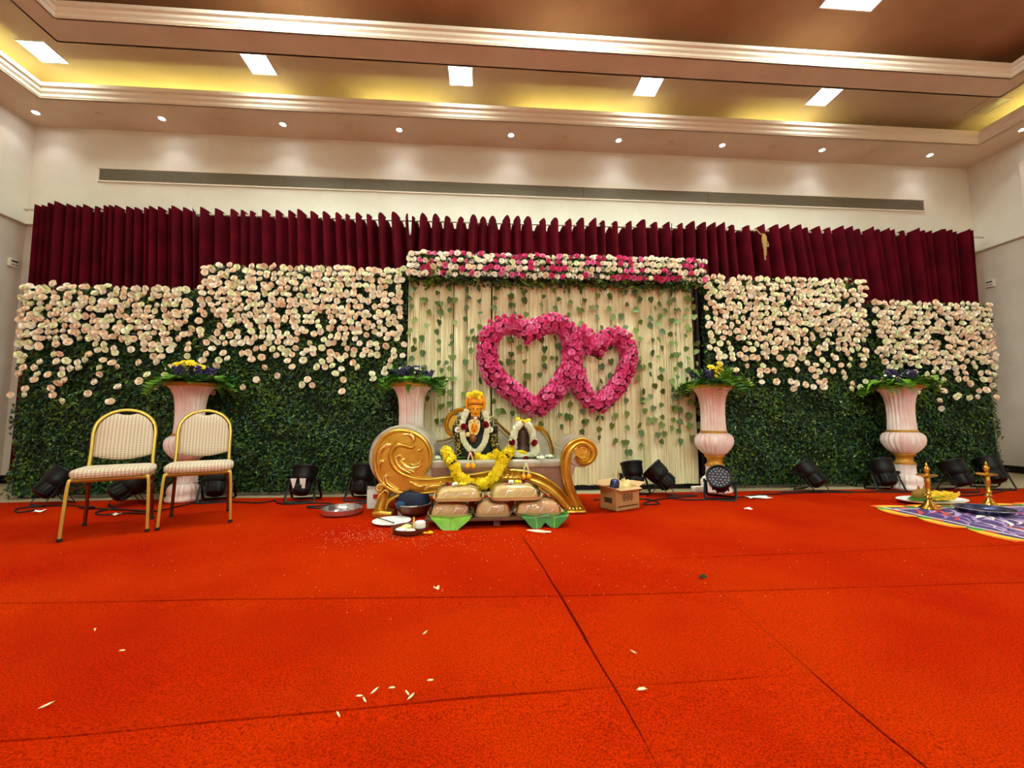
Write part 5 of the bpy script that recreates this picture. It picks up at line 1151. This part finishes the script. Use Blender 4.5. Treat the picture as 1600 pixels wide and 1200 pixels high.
r = thing('candle', 'thin yellow candle standing on the small brown plate', 'candle', (q.x + .03, q.y + .0, .012)); MB().lathe([(.009, 0), (.007, .10), (0, .103)], 10).build('wax', 'candle', r); MB().tube([(0, 0, .10), (.002, 0, .115)], .0015, 5).build('wick', 'eye', r)
q = FL(672, 836); r = thing('marigold_flower', 'single yellow flower head on carpet beside the small plate', 'flower', (q.x, q.y, .004)); inst('blossom', MARI[0], r, Matrix.Translation((0, 0, .01)) @ Matrix.Scale(.028, 4)); inst('blossom', MARI[1], r, Matrix.Translation((-.04, .01, .008)) @ Matrix.Scale(.02, 4))
q = FL(534, 803); r = thing('steel_dish', 'shallow reddish steel dish on carpet left of the sofa', 'dish', (q.x, q.y, .006)); MB().lathe([(0, .003), (.15, .003), (.158, .012), (.165, .05), (.172, .052), (.172, .047), (.165, .008), (.15, 0), (0, 0)], 40, cap=False).build('dish', 'steel', r); MB().tube([(.171 * math.cos(a), .171 * math.sin(a), .05) for a in np.linspace(0, 2 * PI, 37)[:-1]], .004, 6, closed=True).build('rolled_rim', 'steel', r)
bl = FL(645, 806); r = thing('mixing_bowl', 'large brown and steel bowl under the left of the sofa', 'bowl', (bl.x, 3.80, .006)); MB().lathe([(.06, 0), (.10, .01), (.135, .05), (.15, .095), (.156, .1), (.148, .1), (.13, .05), (.09, .02), (0, .018)], 32, cap=False).build('bowl', 'brownbowl', r); MB().lathe([(.15, .092), (.158, .098), (.156, .106), (.148, .102)], 32, cap=False).build('rim', 'steel', r)
r = thing('cloth_bundle', 'dark blue cloth bundle heaped in the bowl under the sofa', 'cloth', (bl.x, 3.80, .09)); mb = MB(); pillow(mb, .145, .11, .13, 8, .8); mb.build('cloth', 'bluecloth', r); mb = MB(); pillow(mb, .045, .045, .05, 5, .8); mb.v = [(a - .09, b - .085, c) for a, b, c in mb.v]; mb.build('fold', 'tealcloth', r)
q = FL(629, 808); r = thing('paper_cup', 'white crumpled paper cup leaning beside the bowl', 'cup', (q.x - .02, 3.80, .006)); MB().lathe([(.03, 0), (.04, .1), (.042, .104), (.036, .1), (.026, .01)], 14, cap=False).build('cup', 'paper', r); MB().lathe([(.041, .098), (.045, .102), (.041, .106)], 14, cap=False).build('rolled_lip', 'paper', r)
q = FL(583, 797); r = thing('paper_bag', 'white paper bag behind the left foot of the sofa', 'paper bag', (q.x, q.y + .1, .006), .3)
MB().add([(-.08, -.05, 0), (.08, -.05, 0), (.08, .05, 0), (-.08, .05, 0), (-.085, -.03, .17), (.07, -.04, .19), (.075, .03, .18), (-.08, .03, .2)], [(0, 1, 5, 4), (1, 2, 6, 5), (2, 3, 7, 6), (3, 0, 4, 7), (0, 3, 2, 1)]).build('bag', 'paper', r, smooth=False); MB().box((-.03, -.055, .09), (.03, -.045, .13)).build('print_patch', 'ribbonred', r, smooth=False)

# ================================================================== CARDBOARD BOX
a, b = FL(963, 800), FL(999, 794); rz = math.atan2(b.y - a.y, b.x - a.x); bw = (b - a).length; bd = .20; bh = AT(965, 765, a.y).z
bx = thing('cardboard_box', 'open cardboard box with plastic inside, right of the sofa', 'box', ((a.x + b.x) / 2, (a.y + b.y) / 2, .006), rz)
t = .006; h2 = bw / 2
for nm, lo, hi in (('panel', (-h2, 0, 0), (h2, t, bh)), ('panel', (-h2, bd - t, 0), (h2, bd, bh)), ('panel', (-h2, t, 0), (-h2 + t, bd - t, bh)), ('panel', (h2 - t, t, 0), (h2, bd - t, bh)), ('bottom', (-h2, t, 0), (h2, bd - t, t))):
    MB().box(lo, hi).build(nm, 'card', bx, smooth=False)
def flap(p0, p1, out, up, l):
    p0, p1, o = Vector(p0), Vector(p1), Vector(out) * l + Vector((0, 0, up * l)); n = Vector((0, 0, -.005))
    d = (p1 - p0) * .04
    MB().add([p0, p1, p1 + o - d, p0 + o + d, p0 + n, p1 + n, p1 + o - d + n, p0 + o + d + n], [(0, 1, 2, 3), (7, 6, 5, 4), (0, 4, 5, 1), (1, 5, 6, 2), (2, 6, 7, 3), (3, 7, 4, 0)]).build('flap', 'cardin', bx, smooth=False)
flap((-h2, 0, bh), (h2, 0, bh), (0, -1, 0), -.25, .0 + .05); flap((h2, 0, bh), (h2, bd, bh), (1, 0, 0), .25, .11); flap((h2, bd, bh), (-h2, bd, bh), (0, 1, 0), .7, .07); flap((-h2, bd, bh), (-h2, 0, bh), (-1, 0, 0), .3, .11)
for x in (-.045, .0, .045):      # round printed marks on the front
    mb = MB()
    for r0, r1 in ((.014, .022), (.0, .008)):
        n = 20; vs = [(x + r_ * math.cos(2 * PI * i / n), -.0012, bh * .56 + r_ * 1.5 * math.sin(2 * PI * i / n)) for r_ in (r0, r1) for i in range(n)]; mb.add(vs, [(i, (i + 1) % n, n + (i + 1) % n, n + i) for i in range(n)])
    mb.build('printed_mark', 'ink', bx, smooth=False, fixn=False)
MB().box((-h2 + .02, -.0012, bh * .14), (h2 - .02, 0, bh * .2)).build('printed_line', 'ink', bx, smooth=False)
MB().box((-h2 - .0012, bd * .25, bh * .3), (-h2, bd * .75, bh * .55)).build('printed_mark', 'ink', bx, smooth=False)
pl = thing('plastic_bag', 'crumpled clear and blue plastic bag stuffed in the cardboard box', 'plastic bag', (bx.location.x, bx.location.y + .09, bh * .75), rz)
mb = MB(); pillow(mb, h2 * .85, .075, .10, 4, .9); mb.v = [(x + .008 * math.sin(40 * y), y, z + .02 * math.sin(60 * x) * (z > .02)) for x, y, z in mb.v]; mb.build('sheet', 'goods', pl); mb = MB(); pillow(mb, .05, .04, .08, 6, .8); mb.v = [(x - h2 * .8, y, z + .05) for x, y, z in mb.v]; mb.build('blue_fold', 'bluesteel', pl)

# ================================================================== RANGOLI, LAMPS, BANANAS
RX0, RX1, RY0, RY1 = 3.70, 5.95, 1.55, 3.72
rg = thing('rangoli', 'square powder rangoli in purple, green and yellow on the carpet', 'rangoli', ((RX0 + RX1) / 2, (RY0 + RY1) / 2, .006))
def flatpoly(mb, pts, z, mi=0): mb.add([(x, y, z) for x, y in pts], [tuple(range(len(pts)))], mi)
def slab(name, pts, z, m):
    n = len(pts); mb = MB(); mb.add([(x, y, z) for x, y in pts] + [(x, y, .004) for x, y in pts], [tuple(range(n))] + [(i, (i + 1) % n, (i + 1) % n + n, i + n) for i in range(n)]); mb.build(name, m, rg, smooth=False, world=True)
slab('purple_field', [(RX0, RY0), (RX1, RY0), (RX1, RY1), (RX0, RY1)], .009, 'powderpurple')
rr = random.Random(4)
for k in range(520):        # pale sweeping strokes across the field
    x = rr.uniform(RX0 + .15, RX1 - .15); y = rr.uniform(RY0 + .15, RY1 - .14); a = math.atan2(y - (RY0 + RY1) / 2, x - (RX0 + RX1) / 2) + PI / 2; L_ = rr.uniform(.08, .2); wd = rr.uniform(.008, .02); pts = []
    for s in (-1, 1):
        for t in np.linspace(-1, 1, 7)[::s]: pts.append((x + math.cos(a) * L_ * t - math.sin(a) * (wd * s * (1 - t * t) - .05 * t * t), y + math.sin(a) * L_ * t + math.cos(a) * (wd * s * (1 - t * t) - .05 * t * t)))
    slab('powder_stroke', pts, .0105 + .000002 * k, rr.choice(('powderlilac', 'powderlilac', 'powderwhite', 'powderlilac', 'powderpurple', 'powderpurple', 'powderred')))
def edge_motif(ox, oy, ux, uy, L_):      # one scallop along an edge: u along, v outward
    vx, vy = uy, -ux
    def pt(u, v): return (ox + ux * u + vx * v, oy + uy * u + vy * v)
    arc = [pt(L_ * t, .075 * math.sin(PI * t) ** .7) for t in np.linspace(0, 1, 15)]; inn = [pt(L_ * t, .03 * math.sin(PI * t) ** .7 - .02) for t in np.linspace(1, 0, 15)]
    slab('yellow_scallop', arc + inn, .0118, 'powderyellow')
    o1 = [pt(L_ * (.35 + .62 * t), .085 + .02 * math.sin(PI * t)) for t in np.linspace(0, 1, 9)]; o2 = [pt(L_ * (.35 + .62 * t), .078 * math.sin(PI * (.35 + .62 * t)) ** .7 + .004) for t in np.linspace(1, 0, 9)]
    slab('orange_accent', o1 + o2, .0095, 'powderorange')
    slab('green_dot', [pt(L_ * .14 + .055 * math.cos(a), -.01 + .04 * math.sin(a)) for a in np.linspace(0, 2 * PI, 15)[:-1]], .0125, 'powdergreen')
    slab('red_petal', [pt(L_ * .36 + .05 * math.cos(a), -.025 + .03 * math.sin(a)) for a in np.linspace(0, 2 * PI, 13)[:-1]], .0124, 'powderred')
    slab('white_line', [pt(L_ * t, -.055 - .02 * math.sin(PI * t)) for t in np.linspace(0, 1, 9)] + [pt(L_ * t, -.07 - .02 * math.sin(PI * t)) for t in np.linspace(1, 0, 9)], .0126, 'powderwhite')
for k in range(6):
    l = (RY1 - RY0) / 6; edge_motif(RX0, RY1 - l * k, 0, -1, l)
    l2 = (RX1 - RX0) / 6; edge_motif(RX1 - l2 * k, RY1, -1, 0, l2); edge_motif(RX0 + l2 * k, RY0, 1, 0, l2); edge_motif(RX1, RY0 + l * k, 0, 1, l)
def oil_lamp(x, y, label, H=.42):
    r = thing('brass_lamp', label, 'oil lamp', (x, y, .012), 0, 'brass oil lamps on the rangoli'); k = H / .42
    MB().lathe([(.075, 0), (.078, .006), (.07, .014), (.05, .03), (.032, .055), (.02, .075), (.014, .085)], 28).build('foot', 'brass', r)
    MB().lathe([(p * k, z * k) for p, z in ((.013, .083), (.022, .092), (.026, .105), (.02, .118), (.013, .125), (.022, .135), (.02, .15), (.014, .16), (.017, .2), (.022, .24), (.018, .28), (.014, .288))], 24).build('stem', 'brass', r)
    n = 40; pr = [(.014, .286), (.036, .288), (.064, .298), (.072, .308), (.069, .31), (.05, .302), (.014, .302)]
    vs = [];
    for p, z in pr:
        for i in range(n): a = 2 * PI * i / n; q = p * (1 + (.10 * max(0, math.cos(5 * a)) ** 6 if p > .05 else 0)); vs.append((q * math.cos(a), q * math.sin(a), z * k))
    MB().add(vs, [(j * n + i, j * n + (i + 1) % n, (j + 1) * n + (i + 1) % n, (j + 1) * n + i) for j in range(len(pr) - 1) for i in range(n)]).build('oil_dish', 'brass', r)
    MB().lathe([(p, z * k) for p, z in ((.014, .3), (.018, .312), (.013, .325), (.02, .345), (.024, .36), (.02, .372), (.01, .385), (.012, .395), (.007, .41), (0, .425))], 20).build('finial', 'brass', r); return r
qa, qb = FL(1453, 797), FL(1547, 794)
oil_lamp(qa.x, qa.y, 'brass oil lamp in front of the urn, left of the two'); oil_lamp(qb.x, qb.y, 'brass oil lamp near the side wall, right of the two')
pa = Vector((4.50, 3.93, 0)); r = thing('leaf_plate', 'pale oval plate holding bananas behind the left brass lamp', 'plate', (pa.x, pa.y, .014), 0, 'plates on the carpet')
MB().lathe([(0, .004), (.28, .004), (.33, .02), (.34, .024), (.335, .018), (.28, 0), (0, 0)], 40, cap=False, sy=.55).build('dish', 'paper', r); mb = MB(); blade(mb, (-.2, 0, .012), (1, 0, 0), .5, .17, .1, 0, .05); mb.build('leaf_lining', 'bladeleaf', r, fixn=False)
for k in range(9):
    ang = -.5 + .14 * k; x0 = pa.x - .02 + .025 * k; z0 = .05 + .018 * (k % 3); r = thing('banana', f'yellow banana in the bunch on oval plate, {ORD[k]} from the left', 'banana', (x0, pa.y - .03, z0), 0, 'bananas on the oval plate')
    P = cat([(-.09, .02 * (k % 2), .035), (-.04, -.03, .008), (.02, -.035, 0), (.075, -.01, .025)], 4); MB().tube(P, lerp_list([.006, .017, .019, .016, .006], len(P)), 8).build('fruit', 'banana', r); MB().tube([P[0] + Vector((-.015, .005, .012)), P[0]], .005, 6).build('stalk', 'bladeleaf', r)
for k, (dx_, dy_, la) in enumerate(((-.10, .03, 'brown coconut at the left of the banana plate'), (.0, .06, 'brown coconut behind the bananas on oval plate'))):
    r = thing('coconut', la, 'coconut', (pa.x + dx_, pa.y + dy_, .02), 0, 'coconuts'); MB().ball((0, 0, .055), (.062, .055, .055), 16, 12).build('husk', 'coconut', r); MB().lathe([(.014, 0), (.009, .03), (.0, .045)], 8, (0, 0, .105)).build('tuft', 'coconut', r)
q = FL(1538, 803); r = thing('blue_steel_plate', 'wide dark blue steel plate on rangoli between brass lamps', 'plate', (q.x, q.y, .012), 0, 'plates on the carpet'); MB().lathe([(0, .003), (.15, .003), (.165, .012), (.19, .04), (.2, .042), (.19, .034), (.165, .004), (0, 0)], 44, cap=False).build('dish', 'bluesteel', r); MB().tube([(.197 * math.cos(a), .197 * math.sin(a), .041) for a in np.linspace(0, 2 * PI, 41)[:-1]], .004, 6, closed=True).build('rolled_rim', 'steel', r)

# ================================================================== LITTER ON THE CARPET
def scrap(px, py, sx, sy, rz, label, name='paper_scrap', m='paper'):
    q = FL(px, py); n = 5; vs = [(sx * (i / (n - 1) - .5) * (1 - .2 * (j % 2)), sy * (j / 2 - .5) + .1 * sx * math.sin(i), .006 + .006 * math.sin(i * 1.7 + j) + .006 * (j == 2)) for j in range(3) for i in range(n)]
    tag_o = MB().add(vs, [(j * n + i, j * n + i + 1, (j + 1) * n + i + 1, (j + 1) * n + i) for j in range(2) for i in range(n - 1)]).build(name, m, None, fixn=False); tag_o.location = (q.x, q.y, .006); tag_o.rotation_euler = (0, 0, rz); tag(tag_o, label, 'scrap', 'litter on the carpet')
scrap(1184, 779, .26, .09, .1, 'white folded paper on the carpet right of the stage light'); scrap(1168, 797, .075, .04, 0, 'small white paper piece on the carpet below folded paper'); scrap(61, 801, .085, .06, .3, 'white paper scrap beside the stage light farthest left'); scrap(181, 806, .07, .05, -.2, 'white paper scrap between the legs of left chair')
scrap(1097, 905, .05, .02, .3, 'dark scrap on carpet in the right foreground', 'dark_scrap', 'soil'); scrap(682, 923, .03, .015, .1, 'pale scrap on carpet just below the sofa', m='petal')
PET = MB(); PET.add([(-.012, 0, .004), (-.004, .004, .006), (.006, .004, .006), (.012, 0, .004), (.004, -.001, .005), (-.005, -.001, .005), (-.004, .001, .0), (.004, .001, 0)], [(0, 5, 1), (1, 5, 4, 2), (2, 4, 3), (0, 1, 6), (1, 2, 7, 6), (2, 3, 7), (0, 6, 5), (5, 6, 7, 4), (4, 7, 3)]); PETM = PET.mesh('petal', 'petal', True, None)
WHERE = {0: 'in the cluster at left foreground', 1: 'lying alone'}
for k, (px, py, la) in enumerate(((561, 1093, 'leftmost of the petal cluster'), (570, 1099, 'lowest of the petal cluster'), (585, 1085, 'upper left of the petal cluster'), (612, 1080, 'topmost of the petal cluster'), (637, 1088, 'upper right of the petal cluster'), (642, 1094, 'rightmost of the petal cluster'), (672, 1068, 'lying alone right of the petal cluster'), (529, 1122, 'lying alone below the petal cluster'), (664, 993, 'lying alone above the petal cluster'), (1003, 1084, 'lying alone in the right foreground'), (990, 1023, 'lying alone near the long seam'), (72, 1108, 'at the bottom left near seam'), (190, 1021, 'in the left foreground'), (149, 988, 'far left beyond the front seam'))):
    q = FL(px, py); o = inst('fallen_petal', PETM, None, Matrix.Translation((q.x, q.y, .006)) @ Matrix.Rotation(k * 2.1, 4, 'Z') @ Matrix.Scale(1.0 + .3 * (k % 3) + (.6 if k == 9 else 0), 4)); tag(o, f'pale fallen petal on red carpet, {la}', 'petal', 'fallen petals on the carpet')
rice = MB(); rr = random.Random(77)
for k in range(520):
    c_ = rr.choice(((600, 835, 60, 7), (700, 848, 120, 10), (640, 842, 60, 6), (560, 838, 40, 6), (760, 880, 300, 40))); px, py = rr.gauss(c_[0], c_[2]), rr.gauss(c_[1], c_[3])
    if py < 812 or (py < 828 and 590 < px < 900): continue
    q = FL(px, py); a = rr.uniform(0, PI); c, s = math.cos(a) * .004, math.sin(a) * .004; rice.add([(q.x - c, q.y - s, .008), (q.x + s * .4, q.y - c * .4, .010), (q.x + c, q.y + s, .008), (q.x - s * .4, q.y + c * .4, .010)], [(0, 1, 2, 3)])
tag(rice.build('spilled_rice', 'petal', None, smooth=False, fixn=False), 'pale rice grains scattered on the carpet in front of sofa', 'rice', kind='stuff')
straw = MB(); q = FL(838, 832)
for k in range(9): straw.tube([(q.x - .07 + .01 * k, q.y + .03, .012), (q.x + .01 * k + rr.uniform(-.03, .03), q.y - .01, .01), (q.x + .08 + rr.uniform(-.04, .03), q.y - .03 + rr.uniform(-.03, .02), .01)], .0025, 4)
tag(straw.build('broom_straws', 'petal', None), 'small tuft of pale straw on carpet below the bench leaves', 'straw')
